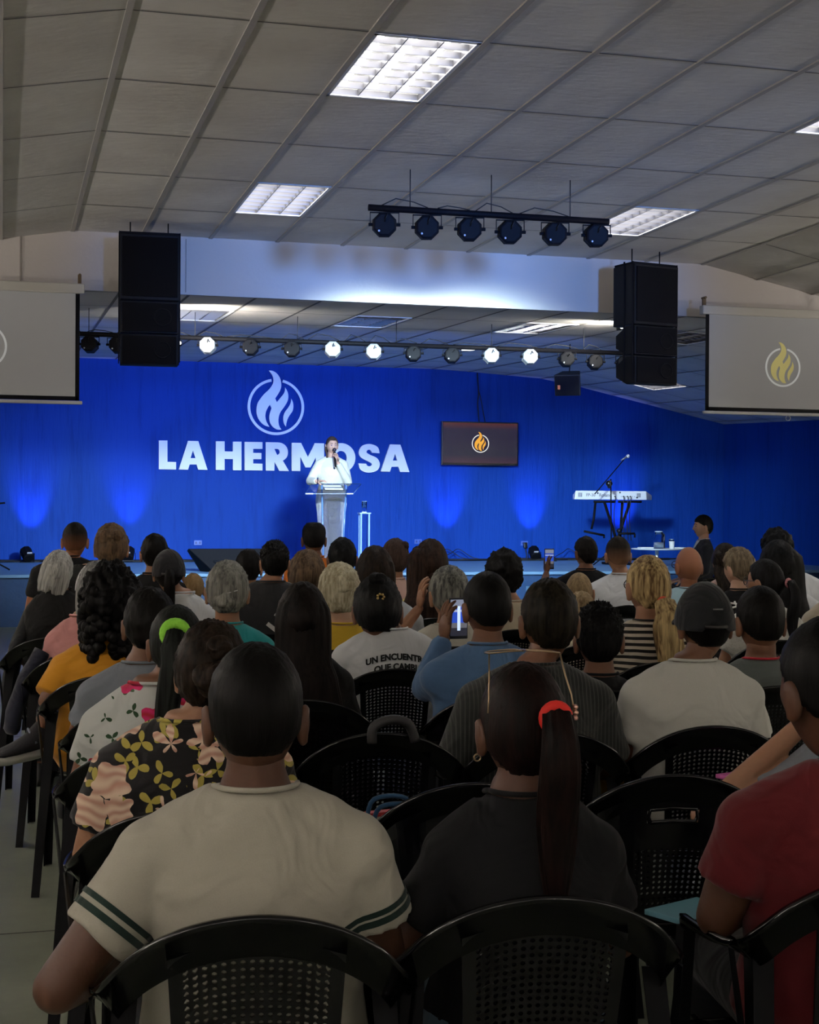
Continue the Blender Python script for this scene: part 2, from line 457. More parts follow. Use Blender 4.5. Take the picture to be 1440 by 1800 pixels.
# fascia between the two ceilings
PAINT = mat('cream paint', (.60, .55, .50), .7, bump=.12, bscale=30)
xs = [XL, -2.19, .586, 6.686, 9.046, XR]
mb = MB()
top = [(x, zc(x)) for x in xs]; bot = [(XR, zs(XR, YF)-.02), (8.5, zs(8.5, YF)-.01), (6.686, 3.35), (.586, 3.35), (XL, zs(XL, YF)-.01)]
prof = top+bot; n = len(prof)
mb.v = [V((x, YF, z)) for x, z in prof]+[V((x, YF+.14, z)) for x, z in prof]
mb.f = [list(range(n)), list(range(n, 2*n))[::-1]]+[[i, i+n, (i+1) % n+n, (i+1) % n] for i in range(n)]
struct(mb.build('wall_fascia', PAINT, smooth=False))
mb = MB()
for xq, wq in ((327, .006), (36, .012)):
    p = atY(xq, 450, YF-.004); mb.box((p.x, YF-.004, (3.36+3.86)/2), (wq, .008, .48))
struct(mb.build('trim_5', mat('seam', (.30, .27, .24), .7), smooth=False))

# walls
def plaster(name, col, c2):
    m, nt, N, L, B = newmat(name); B.inputs['Roughness'].default_value = .6; B.inputs['Specular IOR Level'].default_value = .12
    tc = N.new('ShaderNodeTexCoord'); mp = N.new('ShaderNodeMapping'); mp.inputs['Scale'].default_value = (1, 1, .09); L.new(tc.outputs['Object'], mp.inputs[0])
    n = N.new('ShaderNodeTexNoise'); n.inputs['Scale'].default_value = 11; n.inputs['Detail'].default_value = 6; n.inputs['Roughness'].default_value = .65; L.new(mp.outputs[0], n.inputs['Vector'])
    cr = N.new('ShaderNodeValToRGB'); cr.color_ramp.elements[0].color = c2; cr.color_ramp.elements[1].color = col
    cr.color_ramp.elements[0].position = .36; cr.color_ramp.elements[1].position = .5
    L.new(n.outputs['Fac'], cr.inputs[0]); L.new(cr.outputs[0], B.inputs['Base Color'])
    b = N.new('ShaderNodeBump'); b.inputs['Strength'].default_value = .6; b.inputs['Distance'].default_value = .02
    L.new(n.outputs['Fac'], b.inputs['Height']); L.new(b.outputs['Normal'], B.inputs['Normal']); return m
BLUEW = plaster('blue plaster', (.005, .050, .34, 1), (.003, .040, .28, 1))
struct(MB().box(((XL+XR)/2, YW+.1, 2), (XR-XL+.4, .2, 4.2)).build('wall_back', BLUEW, smooth=False))
struct(MB().box((XR+.1, (YF+YW)/2, 2), (.2, YW-YF, 4.2)).build('wall_right', BLUEW, smooth=False))
struct(MB().box((XL-.1, (YF+YW)/2, 2), (.2, YW-YF, 4.2)).build('wall_left', BLUEW, smooth=False))
HALLP = mat('hall paint', (.45, .42, .38), .7)
struct(MB().box((XR+.1, (YB+YF)/2, 2), (.2, YF-YB, 4.2)).build('wall_hall_right', HALLP, smooth=False))
struct(MB().box((XL-.1, (YB+YF)/2, 2), (.2, YF-YB, 4.2)).build('wall_hall_left', HALLP, smooth=False))
struct(MB().box(((XL+XR)/2, YB-.1, 2), (XR-XL+.4, .2, 4.2)).build('wall_front', HALLP, smooth=False))

def floormat():
    m, nt, N, L, B = newmat('polished concrete'); B.inputs['Roughness'].default_value = .32; B.inputs['Specular IOR Level'].default_value = .45
    tc = N.new('ShaderNodeTexCoord'); n = N.new('ShaderNodeTexNoise'); n.inputs['Scale'].default_value = 1.7; n.inputs['Detail'].default_value = 8; n.inputs['Roughness'].default_value = .65
    L.new(tc.outputs['Object'], n.inputs['Vector'])
    cr = N.new('ShaderNodeValToRGB'); cr.color_ramp.elements[0].color = (.12, .135, .10, 1); cr.color_ramp.elements[1].color = (.27, .29, .225, 1)
    cr.color_ramp.elements[0].position = .3; cr.color_ramp.elements[1].position = .7
    L.new(n.outputs['Fac'], cr.inputs[0]); L.new(cr.outputs[0], B.inputs['Base Color'])
    mr = N.new('ShaderNodeMapRange'); mr.inputs['To Min'].default_value = .24; mr.inputs['To Max'].default_value = .5; L.new(n.outputs['Fac'], mr.inputs[0]); L.new(mr.outputs[0], B.inputs['Roughness'])
    b = N.new('ShaderNodeBump'); b.inputs['Strength'].default_value = .15; b.inputs['Distance'].default_value = .01; L.new(n.outputs['Fac'], b.inputs['Height']); L.new(b.outputs['Normal'], B.inputs['Normal'])
    return m
struct(MB().box(((XL+XR)/2, (YB+YW)/2, -.1), (XR-XL+.4, YW-YB+.4, .2)).build('floor', floormat(), smooth=False))
mb = MB()
for y in (5.2, 9.6, 14.0): mb.box(((XL+XR)/2, y, .0005), (XR-XL, .008, .001))
struct(mb.build('trim_6', mat('floor joint', (.05, .05, .045), .8), smooth=False))

# stage
SZ, SY = .62, 18.2
STG = mat('stage top paint', (.12, .24, .40), .55, bump=.2, bscale=8, var=.12)
STF = mat('stage front paint', (.006, .038, .12), .6, bump=.5, bscale=14, var=.2)
st = MB().box(((XL+XR)/2, (SY+YW)/2, SZ/2-.02), (XR-XL, YW-SY, SZ-.04)).build('stage', STF, smooth=False); struct(st)
struct(MB().box(((XL+XR)/2, (SY+YW)/2-.02, SZ-.02), (XR-XL, YW-SY+.04, .04)).build('stage_top', STG, smooth=False, bevel=.008))
def step(x0, x1, y0, z, nm):
    pts = []
    r = .45
    for (cx, s0) in ((x0+r, 180), (x1-r, 270)):
        for a in range(0, 91, 10): pts.append((cx+r*math.cos(math.radians(s0+a)), y0+r+r*math.sin(math.radians(s0+a))))
    pts += [(x1, SY-.001), (x0, SY-.001)]
    mb = MB(); n = len(pts)
    mb.v = [V((x, y, 0)) for x, y in pts]+[V((x, y, z)) for x, y in pts]
    mb.f = [list(range(n))[::-1], list(range(n, 2*n))]+[[i, (i+1) % n, (i+1) % n+n, i+n] for i in range(n)]
    mb.build('tread', STG, nm, smooth=False, bevel=.01)
st = thing('stage_steps', 'blue rounded steps leading up to the front of the stage', 'steps', (0, 0, 0))
step(6.55, 9.3, 17.75, .43, st); step(6.2, 9.6, 17.2, .23, st)

# ------------------------------------------------------------------ recessed louvre fixtures
TUBE = mat('lit tube', (.9, .9, .9), .4, emis=(1, .97, .92), estr=6)
TUBEOFF = mat('unlit tube', (.85, .86, .9), .35)
REFL = mat('louvre aluminium', (.22, .22, .24), .38, metal=.8)
TRAY = mat('white tray', (.8, .8, .8), .4)
def fixture(x0, x1, y0, y1, zf, lit, label, group, power=0, warm=(1, .97, .93), cells=8):
    cx, cy = (x0+x1)/2, (y0+y1)/2; z = min(zf(x0, y0), zf(x1, y1), zf(x0, y1), zf(x1, y0))
    t = thing('ceiling_light', label, 'ceiling light', (cx, cy, z), 0, group)
    w, l = (x1-x0)-.02, (y1-y0)-.02; h = .11
    # slope across its width
    sl = math.atan2(zf(x1, cy)-zf(x0, cy), x1-x0); sy_ = math.atan2(zf(cx, y1)-zf(cx, y0), y1-y0)
    t.location.z = zf(cx, cy); t.rotation_euler = (sy_, -sl, 0)
    mb = MB(); mb.box((0, 0, h), (w, l, .01))
    for s in (-1, 1):
        mb.box((s*w/2, 0, h/2), (.01, l, h)); mb.box((0, s*l/2, h/2), (w, .01, h))
        mb.box((s*(w/2-.012), 0, -.003), (.03, l, .008)); mb.box((0, s*(l/2-.012), -.003), (w, .03, .008))
    mb.build('housing', TRAY, t, smooth=False)
    tm = TUBE if lit else TUBEOFF
    for i in (-1, 0, 1):
        MB().cyl((i*w*.31, -l/2+.04, .075), (i*w*.31, l/2-.04, .075), .014, 10).build('tube', tm, t)
    lv = MB()
    for i in (-1, 1): lv.box((i*w/6, 0, .018), (.006, l-.04, .036))
    for i in (-3, 3): lv.box((i*(w-.05)/6, 0, .018), (.004, l-.04, .036))
    for j in range(cells+1):
        lv.box((0, -l/2+.025+j*(l-.05)/cells, .018), (w-.05, .004, .034))
    lv.build('louvre', REFL, t, smooth=False)
    if power:
        a = area('fixture_lamp', (0, 0, .052), w*.86, l*.9, power, warm, spread=150); a.parent = t
    return t
FL = {(2, 0): 'large lit louvred ceiling light nearest the camera, at the top of the photo',
      (7, 0): 'louvred ceiling light cut off by the right edge of the photo',
      (2, 3): 'lit louvred ceiling light left of the front spotlight bar',
      (7, 3): 'lit louvred ceiling light at the right end of the front spotlight bar'}
for (k, i) in FIX_FRONT:
    fixture(.586+TW*k+.0, .586+TW*(k+1), YM(i), YM(i+1), lambda x, y: zc(x), True, FL[(k, i)], 'louvred lights in the hall ceiling', P_HALL*(1 if i else 1.15))
SLB = {10: 'unlit louvred light in the stage ceiling beside the left speaker stack', 13: 'unlit louvred light in the stage ceiling above the woman at the lectern',
       16: 'unlit louvred light in the stage ceiling left of the right speaker stack', 19: 'louvred light in the stage ceiling between the right speaker stack and the right screen', 22: 'bright louvred light in the stage ceiling below the right speaker stack'}
for (k, j) in FIX_STAGE:
    fixture(XS0+TW*k, XS0+TW*(k+1), YF+TL*j, YF+TL*(j+1), zs, k == 22, SLB[k], 'louvred lights in the stage ceiling', P_STAGEFIX if k == 22 else 0, cells=8)
p = atY(821, 620, 18.1); p.z = zs(p.x, p.y)
t = thing('downlight', 'small round glowing downlight in the stage ceiling above the rear spotlight bar', 'ceiling light', (p.x, p.y, p.z-.01))
MB().cyl((0, 0, -.02), (0, 0, .01), .125, 24).build('rim', WHITEM, t)
MB().cyl((0, 0, -.026), (0, 0, -.019), .105, 24).build('lamp_glass', mat('glowing disc', (1, 1, 1), .5, emis=(1, 1, 1), estr=2.2), t)

# ------------------------------------------------------------------ spotlight bars
def bar(name, xa, xb, y, z, r, label, nwire):
    t = thing(name, label, 'lighting bar', (xa, y, z))
    MB().cyl((0, 0, 0), (xb-xa, 0, 0), r, 14).build('pipe', BLACKM, t)
    for i in range(nwire):
        x = (xb-xa)*(i+.5)/nwire; X = xa+x
        zt = (zc(X) if y < YF else zs(X, y))-z-.005
        MB().cyl((x, 0, 0), (x, 0, zt), .004, 6).build('hanger', CABLE, t)
    random.seed(len(name))
    cb = MB(); x = .1
    while x < xb-xa-.3:
        l = random.uniform(.2, .5); h = random.uniform(.02, .07); y0 = random.uniform(-.02, .02)
        cb.tube([(x, y0, r), (x+l*.3, y0, r+h), (x+l*.7, y0+.01, r+h*.7), (x+l, y0, r)], .004, 6)
        x += l*1.2
    cb.build('cable', CABLE, t)
    return t
FBY, RBY = 10.3, 15.0
a = atY(648, 366, FBY); b = atY(1070, 389, FBY); FZ = (a.z+b.z)/2
bar('lighting_bar', a.x, b.x, FBY, FZ, .024, 'black pipe hanging in front of the fascia with six black spotlights under it', 3)
a2 = atY(60, 580, RBY); b2 = atY(1105, 624, RBY); RZ = atY(600, 603, RBY).z
bar('lighting_bar', a2.x, b2.x, RBY, RZ, .024, 'long black pipe under the stage ceiling carrying black and white spotlights', 6)
SILV = mat('white par housing', (.28, .29, .31), .5)
LENS = mat('par lens', (.3, .35, .5), .2, emis=(.35, .55, 1), estr=1.5)
def parcan(pt, tilt, body, label, group, r=.090, z0=None, drop=.05):
    t = thing('spotlight', label, 'spotlight', pt, -.22, group)
    R = Matrix.Rotation(-tilt, 3, 'X')
    def oc(y, rr): return [R @ V((rr*math.cos(PI/8+i*PI/4), y, rr*math.sin(PI/8+i*PI/4))) for i in range(8)]
    MB().rings([oc(-.055, r*.80), oc(-.05, r*.95), oc(-.03, r), oc(.05, r), oc(.055, r*1.03), oc(.085, r*1.03), oc(.085, r*.9), oc(.07, r*.88)]).build('housing', body, t, smooth=False)
    MB().rings([oc(.068, r*.87), oc(.074, r*.87)]).build('lens', LENS, t, smooth=False)
    zt = z0-pt[2]
    y = MB()
    for s in (-1, 1):
        y.box((s*(r+.012), 0, zt/2-.0), (.005, .02, zt)); y.cyl((s*(r-.005), 0, 0), (s*(r+.024), 0, 0), .012, 8)
    y.box((0, 0, zt-.004), (2*r+.028, .02, .006)); y.build('yoke', BLACKM, t, smooth=False)
    MB().tube([R @ V((0, -.055, .02)), R @ V((.01, -.09, .05)), (.02, -.08, zt*.7), (.03, -.01, zt-.012)], .004, 6).build('power_cord', CABLE, t)
    MB().ell(R @ V((-.040, -.056, -.045)), .008, 8, 6).build('status_lens', mat('tiny glass', (.7, .75, .9), .15), t)
    return t
fr = [(676, 395), (751, 400), (826, 403), (897, 408), (976, 411), (1049, 414)]
ORD = ['first', 'second', 'third', 'fourth', 'fifth', 'sixth']
for i, (x, y) in enumerate(fr):
    p = atY(x, y, FBY)
    parcan(tuple(p), math.radians(-8), BLACKM, ORD[i]+' black spotlight from the left on the front bar', 'spotlights on the front bar', z0=FZ-.026)
rr_ = [(157, 605, 0), (206, 606, 0), (365, 607, 1), (440, 610, 0), (513, 613, 0), (585, 614, 1), (657, 618, 1), (727, 621, 0), (795, 624, 0), (864, 625, 1), (932, 627, 1), (997, 631, 0), (1047, 636, 0), (1098, 638, 0)]
nm = {0: 'black spotlight beside the left screen on the rear bar', 1: 'black spotlight peeping out left of the left speaker stack', 2: 'first white spotlight right of the left speaker stack',
      3: 'black spotlight on the rear bar right of the lone white one', 4: 'black spotlight on the rear bar above the letter R of the sign', 5: 'white spotlight on the rear bar nearest above the woman on stage', 6: 'white spotlight on the rear bar, left neighbour is white too, above the letter O',
      7: 'black spotlight on the rear bar left of the round downlight', 8: 'black spotlight on the rear bar touching the round downlight', 9: 'white spotlight on the rear bar right of the round downlight', 10: 'rightmost white spotlight on the rear bar',
      11: 'black spotlight on the rear bar above the hanging monitor speaker', 12: 'black spotlight on the rear bar right of the hanging monitor speaker', 13: 'black spotlight tucked behind the right speaker stack'}
for i, (x, y, wht) in enumerate(rr_):
    p = atY(x, y, RBY)
    parcan(tuple(p), math.radians(2), SILV if wht else BLACKM, nm[i], 'spotlights on the rear bar', r=.084, z0=RZ-.026)

# sconces added out of view on side and rear walls to brighten the ceiling
def added_sconce(x, y, rz, where, k_=1.35):
    t = thing('added_wall_sconce', 'added, unseen bowl shaped lamp on the '+where+' of the hall', 'wall lamp', (x, y, 2.55), rz, 'added wall sconces of the hall')
    MB().rings([[V((r*math.cos(a), .16+r*.6*math.sin(a), z)) for a in [2*PI*k/24 for k in range(24)]] for r, z in ((.05, -.10), (.20, 0), (.19, 0), (.04, -.09))]).build('bowl', WHITEM, t)
    a_ = area('added_sconce_lamp', (0, .16, .005), .30, .14, P_ADDED_SCONCE*k_, (1, .95, .92), (math.radians(180), 0, 0)); a_.parent = t
for y, n_ in ((-2.5, 'fifth'), (1.5, 'fourth'), (5.5, 'third'), (9.5, 'second'), (12.4, 'first')):
    added_sconce(XL, y, -PI/2, 'left wall, %s from the stage' % n_); added_sconce(XR, y, PI/2, 'right wall, %s from the stage' % n_)
for x, n_ in ((-1.5, 'first'), (1.8, 'second'), (5.2, 'third'), (9.0, 'fourth')): added_sconce(x, YB, 0, 'rear wall, %s from the left' % n_, .45)
# rear windows and spots, unseen, added behind the camera for more brightness
for n_, x in enumerate((-1.2, 3.6, 8.4)):
    wn = MB()
    for s_ in (-1, 1): wn.box((x+s_*1.55, YB+.02, 2.35), (.08, .06, 1.3)); wn.box((x, YB+.02, 2.35+s_*.65), (3.18, .06, .08))
    wn.box((x, YB+.02, 2.35), (.05, .05, 1.3)); struct(wn.build('added_window_%d' % (n_+1), WHITEM, smooth=False))
    area('added_window_fill', (x, YB+.06, 2.35), 3.0, 1.2, P_ADDED_WIN/3, (1, .97, .92), (math.radians(90), 0, 0))
for x, tx in ((3.0, 2.3), (3.7, 3.7), (4.4, 5.1)):
    spot('added_rear_spot', (x, -2.5, 2.35), (tx, 13.5, 3.40), P_ADDED_SPOT/3, (.11, .31, .95), 12.5, .95, .45)  # light only, added to brighten the fascia and stage
# two small flood lamps tucked behind the speaker stacks, lighting the stage ceiling
for (x, y, lab, tx) in ((321, 603, 'small flood lamp glinting beside the lower corner of the left speaker stack', 1.2), (1098, 575, 'small flood lamp hidden behind the right speaker stack', -1.5)):
    p = atY(x, y, 14.1)
    t = thing('flood_lamp', lab, 'lamp', (p.x-.03, 14.1, p.z))
    MB().box((0, .05, 0), (.05, .08, .05)).build('housing', BLACKM, t, smooth=False, bevel=.005)
    MB().ell((0, -.0, 0), (.018, .012, .018), 10, 8).build('lens', mat('flood lens', (1, 1, 1), .4, emis=(1, .97, .9), estr=6), t)
    MB().cyl((0, .05, .02), (0, .05, zs(p.x, 14.1)-p.z), .006, 6).build('hanger', BLACKM, t)
    spot('flood_beam', (p.x+.05*(1 if tx > 0 else -1), 14.25, p.z+.02), (p.x+tx, 16.5, 3.6), P_FLOOD, (1, .98, .90), 150, 1.0, .05)
# light that comes from those bars
for i in range(6):
    p = atY(fr[i][0], fr[i][1]-6, FBY)
    tx = 8.6-i*1.55
    spot('front_beam', (p.x, FBY+.14, p.z-.02), (tx, 20.0, 1.05), P_FRONT, (.70, .92, 1), 27, 1.0, .20)
for i in (0, 2, 4, 6, 8, 10, 12):
    p = atY(rr_[i][0], rr_[i][1], RBY)
    spot('rear_beam', (p.x, RBY+.14, p.z-.05), (p.x*1.15+.2, YW, 1.6), P_BLUE, (.10, .22, 1), 75, .9, .05)

# ------------------------------------------------------------------ speaker stacks
def cabinet(t, w, h, d, z, shape, name='cabinet'):
    """front at -Y; shape 'sub' or 'top' (top boxes narrow to the rear)"""
    mb = MB()
    if shape == 'sub':
        mb.box((0, d/2, z), (w, d, h))
        o = mb.build(name, mat('speaker paint', (.003, .0035, .005), .6, spec=.2), t, smooth=False, bevel=.008)
    else:
        pr = [(0, -h/2), (d*.45, -h/2), (d, -h*.22), (d, h*.22), (d*.45, h/2), (0, h/2)]; n = len(pr)
        mb.v = [V((-w/2, y, z+q)) for y, q in pr]+[V((w/2, y, z+q)) for y, q in pr]
        mb.f = [list(range(n)), list(range(n, 2*n))[::-1]]+[[i, i+n, (i+1) % n+n, (i+1) % n] for i in range(n)]
        o = mb.build(name, MATS['speaker paint'] if 'speaker paint' in MATS else mat('speaker paint', (.013, .014, .017), .55), t, smooth=False, bevel=.006)
    MB().box((0, -.006, z), (w*.93, .014, h*.9)).build('grille', DARKG, o, smooth=False, bevel=.004)
    if shape == 'top':
        MB().torus((w*.22, -.014, z), h*.26, .006, 'Y').build('speaker_cone', mat('cone', (.006, .006, .007), .7, spec=.1), o)
    return o
def stack(px, label, rz=0):
    top = atY(px[0], px[1], 12.75)
    t = thing('speaker_stack', label, 'speaker', (top.x, top.y, top.z), rz, 'speaker stacks hanging from the hall ceiling')
    W = .50
    cabinet(t, W, .56, .34, -.30, 'sub')
    cabinet(t, W*.985, .27, .30, -.725, 'top'); cabinet(t, W*.97, .26, .30, -1.0, 'top')
    rg = MB()
    for s in (-1, 1):
        rg.box((s*(W/2+.004), .16, -.55), (.008, .02, 1.12)); rg.box((s*(W/2+.004), .03, -.55), (.008, .02, 1.1))
    rg.build('rigging_rail', BLACKM, t, smooth=False)
    MB().box((0, .17, -.012), (W, .3, .02)).build('top_frame', BLACKM, t, smooth=False)
    for s in (-1, 1): MB().cyl((s*.16, .17, 0), (s*.16, .17, 3.872-top.z), .006, 6).build('chain', BLACKM, t)
    return t
stack((264, 407), 'black speaker stack hanging left of the pale blue fascia, beside the left screen', -.05)
stack((1155, 462), 'black speaker stack hanging at the right end of the pale blue fascia', .22)

# ------------------------------------------------------------------ logo
def logo_loops():
    A = [(533,122),(600,126),(670,165),(725,235),(752,310),(758,400),(740,470),(700,545),(650,622),(650,622),(680,688),(680,688),(735,620),(790,550),(820,490),(828,420),(828,420),(865,480),(885,560),(880,640),(850,710),(800,790),(745,870),(715,960),(712,1060),(735,1140),(768,1182),(768,1182),(710,1186),(655,1170),(600,1125),(560,1060),(545,980),(553,900),(585,800),(585,800),(555,738),(555,738),(520,790),(485,870),(475,950),(490,1030),(520,1090),(550,1138),(550,1138),(480,1120),(410,1075),(355,1005),(322,920),(316,820),(335,720),(380,640),(450,550),(530,470),(590,390),(615,320),(610,250),(585,190),(533,122)]
    Bf = [(938,618),(938,618),(968,680),(978,760),(965,840),(920,910),(880,980),(855,1060),(848,1128),(848,1128),(815,1080),(798,1010),(802,930),(830,860),(880,790),(920,720),(935,660)]
    def nz(L): return [((x-665)/510, -(y-775)/510) for x, y in catmull(L, 4)]
    ring = []
    for i in range(61):
        a = math.radians(100+(335.8*i/60)); ring.append((math.cos(a), math.sin(a)))
    for i in range(61):
        a = math.radians(100+335.8-(335.8*i/60)); ring.append((.905*math.cos(a), .905*math.sin(a)))
    return nz(A), nz(Bf), ring
LA_, LB_, LR_ = logo_loops()

SIGNW = mat('white acrylic', (.88, .90, .92), .45)
def wallpt(px, py): return atY(px, py, YW-.03)
org = wallpt(485, 715.3)
def to_wall(ox, oz):
    return lambda u, v, w_: V((u, w_, v))
t = thing('wall_logo', 'white flame in a ring mounted high on the blue wall', 'logo', tuple(org))
# ring radius on the wall from the photo's ring
rw = (wallpt(534.6, 715).x-wallpt(435, 715).x)/2; rh = (wallpt(485, 665.8).z-wallpt(485, 764.9).z)/2
for nm_, lp in (('flame', LA_), ('flame', LB_), ('ring', LR_)):
    shape2d(nm_, [[(x*rw, y*rh) for x, y in lp]], SIGNW, lambda u, v, w_: V((u, w_, v)), .03, t)

def c4(pts): return [(240+x/2.769, 640+y/2.769) for x, y in pts]
LET = []
LET.append(('letter_l', [c4([(108,372),(150,372),(150,476),(192,477),(192,513),(108,512)])]))
LET.append(('letter_a', [c4([(250,374),(300,375),(345,515),(299,514),(291,489),(258,489),(250,514),(205,513)]), c4([(274,420),(286,458),(262,458)])]))
LET.append(('letter_h', [c4([(385,376),(428,376),(428,425),(468,426),(468,378),(510,378),(510,517),(468,517),(468,463),(428,462),(428,516),(385,515)])]))
LET.append(('letter_e', [c4([(525,379),(612,380),(612,413),(567,413),(567,432),(607,433),(607,463),(567,463),(567,484),(612,485),(612,518),(525,517)])]))
LET.append(('letter_r', [c4(bez([((628,518),(628,380)),((628,380),(684,381)),((684,381),(718,382),(736,402),(736,430)),((736,430),(736,450),(727,462),(711,470)),((711,470),(741,521)),((741,521),(694,520)),((694,520),(671,477)),((671,477),(670,519)),((670,519),(628,518))])), c4(bez([((670,413),(683,413)),((683,413),(700,414),(700,442),(683,442)),((683,442),(670,442))]))]))
LET.append(('letter_m', [c4([(754,383),(800,384),(833,452),(867,385),(912,386),(912,524),(871,523),(871,455),(846,503),(821,503),(796,452),(796,521),(754,520)])]))
LET.append(('letter_o', [c4([(994+70*math.cos(i*PI/24), 457+72*math.sin(i*PI/24)) for i in range(48)]), c4([(994+28*math.cos(i*PI/24), 457+34*math.sin(i*PI/24)) for i in range(48)])]))
sP = [(1335,455),(1335,455),(1305,365),(1190,323),(1085,355),(1043,440),(1075,515),(1175,570),(1226,603),(1212,634),(1165,632),(1145,600),(1145,600),(1038,597),(1038,597),(1070,690),(1185,728),(1300,695),(1338,610),(1300,525),(1205,478),(1153,445),(1163,412),(1200,408),(1228,447),(1228,447)]
LET.append(('letter_s', [[(500+x/8, 740+y/8) for x, y in catmull(sP, 4)]]))
LET.append(('letter_a', [c4([(1232,391),(1283,392),(1327,526),(1281,525),(1273,500),(1240,500),(1232,524),(1187,523)]), c4([(1257,437),(1268,470),(1246,470)])]))
so = wallpt(498, 802)
sign = thing('wall_sign', 'large white capital letters spelling the hall name on the blue wall', 'sign', (so.x, YW-.03, so.z))
for nm_, loops in LET:
    lps = []
    for lp in loops:
        lps.append([(wallpt(x, y).x-so.x, wallpt(x, y).z-so.z) for x, y in lp])
    shape2d(nm_, lps, SIGNW, lambda u, v, w_: V((u, w_, v)), .05, sign)

# ------------------------------------------------------------------ screens
def scrmat(name, col, e):
    return mat(name, col, .9, emis=col, estr=e)
def screen(x0, y0, x1, y1, Y, lx, ly, label, side):
    """projection screen; px corners of the white cloth"""
    a = atY(x0, y0, Y); b = atY(x1, y1, Y); w_ = b.x-a.x; h_ = a.z-b.z
    t = thing('projection_screen', label, 'projection screen', ((a.x+b.x)/2, Y, b.z), 0, 'pull-down screens on both sides of the stage')
    MB().box((0, 0, h_/2), (w_, .006, h_)).build('screen_cloth', scrmat('projected grey', (.36, .36, .36), .12), t, smooth=False)
    fr_ = MB(); bw = .035
    for s in (-1, 1): fr_.box((s*(w_/2+bw/2-.005), .0, h_/2-bw/2), (bw, .008, h_+bw))
    fr_.box((0, 0, -bw/2), (w_+bw, .008, bw)); fr_.build('black_border', BLACKM, t, smooth=False)
    MB().box((0, .0, -bw-.018), (w_+.11, .03, .03)).build('weight_bar', mat('bar white', (.6, .6, .6), .4), t, smooth=False, bevel=.006)
    MB().box((0, .02, h_+.04), (w_+.14, .085, .085)).build('casing', mat('casing cream', (.55, .53, .48), .5), t, smooth=False, bevel=.01)
    for s in (-1, 1):
        k = MB().box((s*(w_/2+.03), .04, h_+.12), (.03, .03, .09)); k.cyl((s*(w_/2+.03), .0, h_+.16), (s*(w_/2+.03), .08, h_+.16), .012, 8)
        k.build('hook', mat('brown bracket', (.16, .10, .04), .6), t, smooth=False)
    MB().torus((w_*.02, 0, -bw-.055), .025, .004, 'Y', 16, 6).build('pull_ring', WHITEM, t)
    c = atY(lx, ly, Y)
    ox, oz = c.x-(a.x+b.x)/2, c.z-b.z; r = .19
    LG = mat('projected yellow', (.62, .56, .22), .9, emis=(.62, .56, .22), estr=.22); LW = mat('projected white', (.7, .72, .72), .9, emis=(.7, .72, .72), estr=.22)
    for nm_, lp, m_ in (('projected_flame', LA_, LG), ('projected_flame', LB_, LG), ('projected_ring', LR_, LW)):
        shape2d(nm_, [[(x*r+ox, y*r+oz) for x, y in lp]], m_, lambda u, v, w2: V((u, -.006+w2, v)), .003, t)
    return t
screen(-190, 502, 133, 697, 12.95, -29, 608, 'white projection screen at the left edge with only the logo ring showing', 'l')
screen(1246, 552, 1512, 722, 13.05, 1376, 646, 'white projection screen on the right showing a yellow flame in a ring', 'r')

# TV
c = atY(843.5, 780, YW-.16); lt = atY(776.5, 740, YW-.16); rb = atY(910.5, 819, YW-.16)
tw, th = rb.x-lt.x, lt.z-rb.z
t = thing('television', 'flat black television on the blue wall showing an orange flame', 'television', tuple(c), 0)
MB().box((0, 0, 0), (tw, .06, th)).build('casing', BLACKP, t, smooth=False, bevel=.006)
def tvmat():
    m, nt, N, L, B = newmat('tv picture'); B.inputs['Base Color'].default_value = (0, 0, 0, 1); B.inputs['Roughness'].default_value = .25
    tc = N.new('ShaderNodeTexCoord'); s = N.new('ShaderNodeSeparateXYZ'); L.new(tc.outputs['Generated'], s.inputs[0])
    cr = N.new('ShaderNodeValToRGB'); e = cr.color_ramp.elements
    e[0].position = 0; e[0].color = (.030, .008, .03, 1); e[1].position = 1; e[1].color = (.07, .010, .012, 1)
    k = cr.color_ramp.elements.new(.2); k.color = (.006, .006, .028, 1); k = cr.color_ramp.elements.new(.85); k.color = (.008, .005, .03, 1)
    L.new(s.outputs['Z'], cr.inputs[0]); L.new(cr.outputs[0], B.inputs['Emission Color']); B.inputs['Emission Strength'].default_value = 1; return m
MB().box((0, -.032, .008), (tw-.04, .004, th-.06)).build('screen', tvmat(), t, smooth=False)
rl = .142; OR = mat('tv orange', (0, 0, 0), .5, emis=(.85, .40, .03), estr=1.0); OW = mat('tv white', (0, 0, 0), .5, emis=(.8, .78, .75), estr=1)
for nm_, lp, m_ in (('screen_flame', LA_, OR), ('screen_flame', LB_, OR), ('screen_ring', LR_, OW)):
    shape2d(nm_, [[(x*rl, y*rl) for x, y in lp]], m_, lambda u, v, w2: V((u, -.037+w2, v)), .003, t)
MB().box((0, .09, 0), (.3, .12, .3)).build('wall_bracket', BLACKM, t, smooth=False)
tp = zs(c.x, c.y)-c.z
MB().tube([(.0, .04, th/2), (-.02, .06, th/2+.3), (.0, .07, tp*.7), (-.02, .08, tp-.01)], .009, 6).build('power_cord', CABLE, t)
MB().tube([(.10, .04, th/2), (.03, .07, th/2+.4), (-.0, .08, tp*.75), (-.015, .09, tp-.01)], .007, 6).build('signal_cable', CABLE, t)

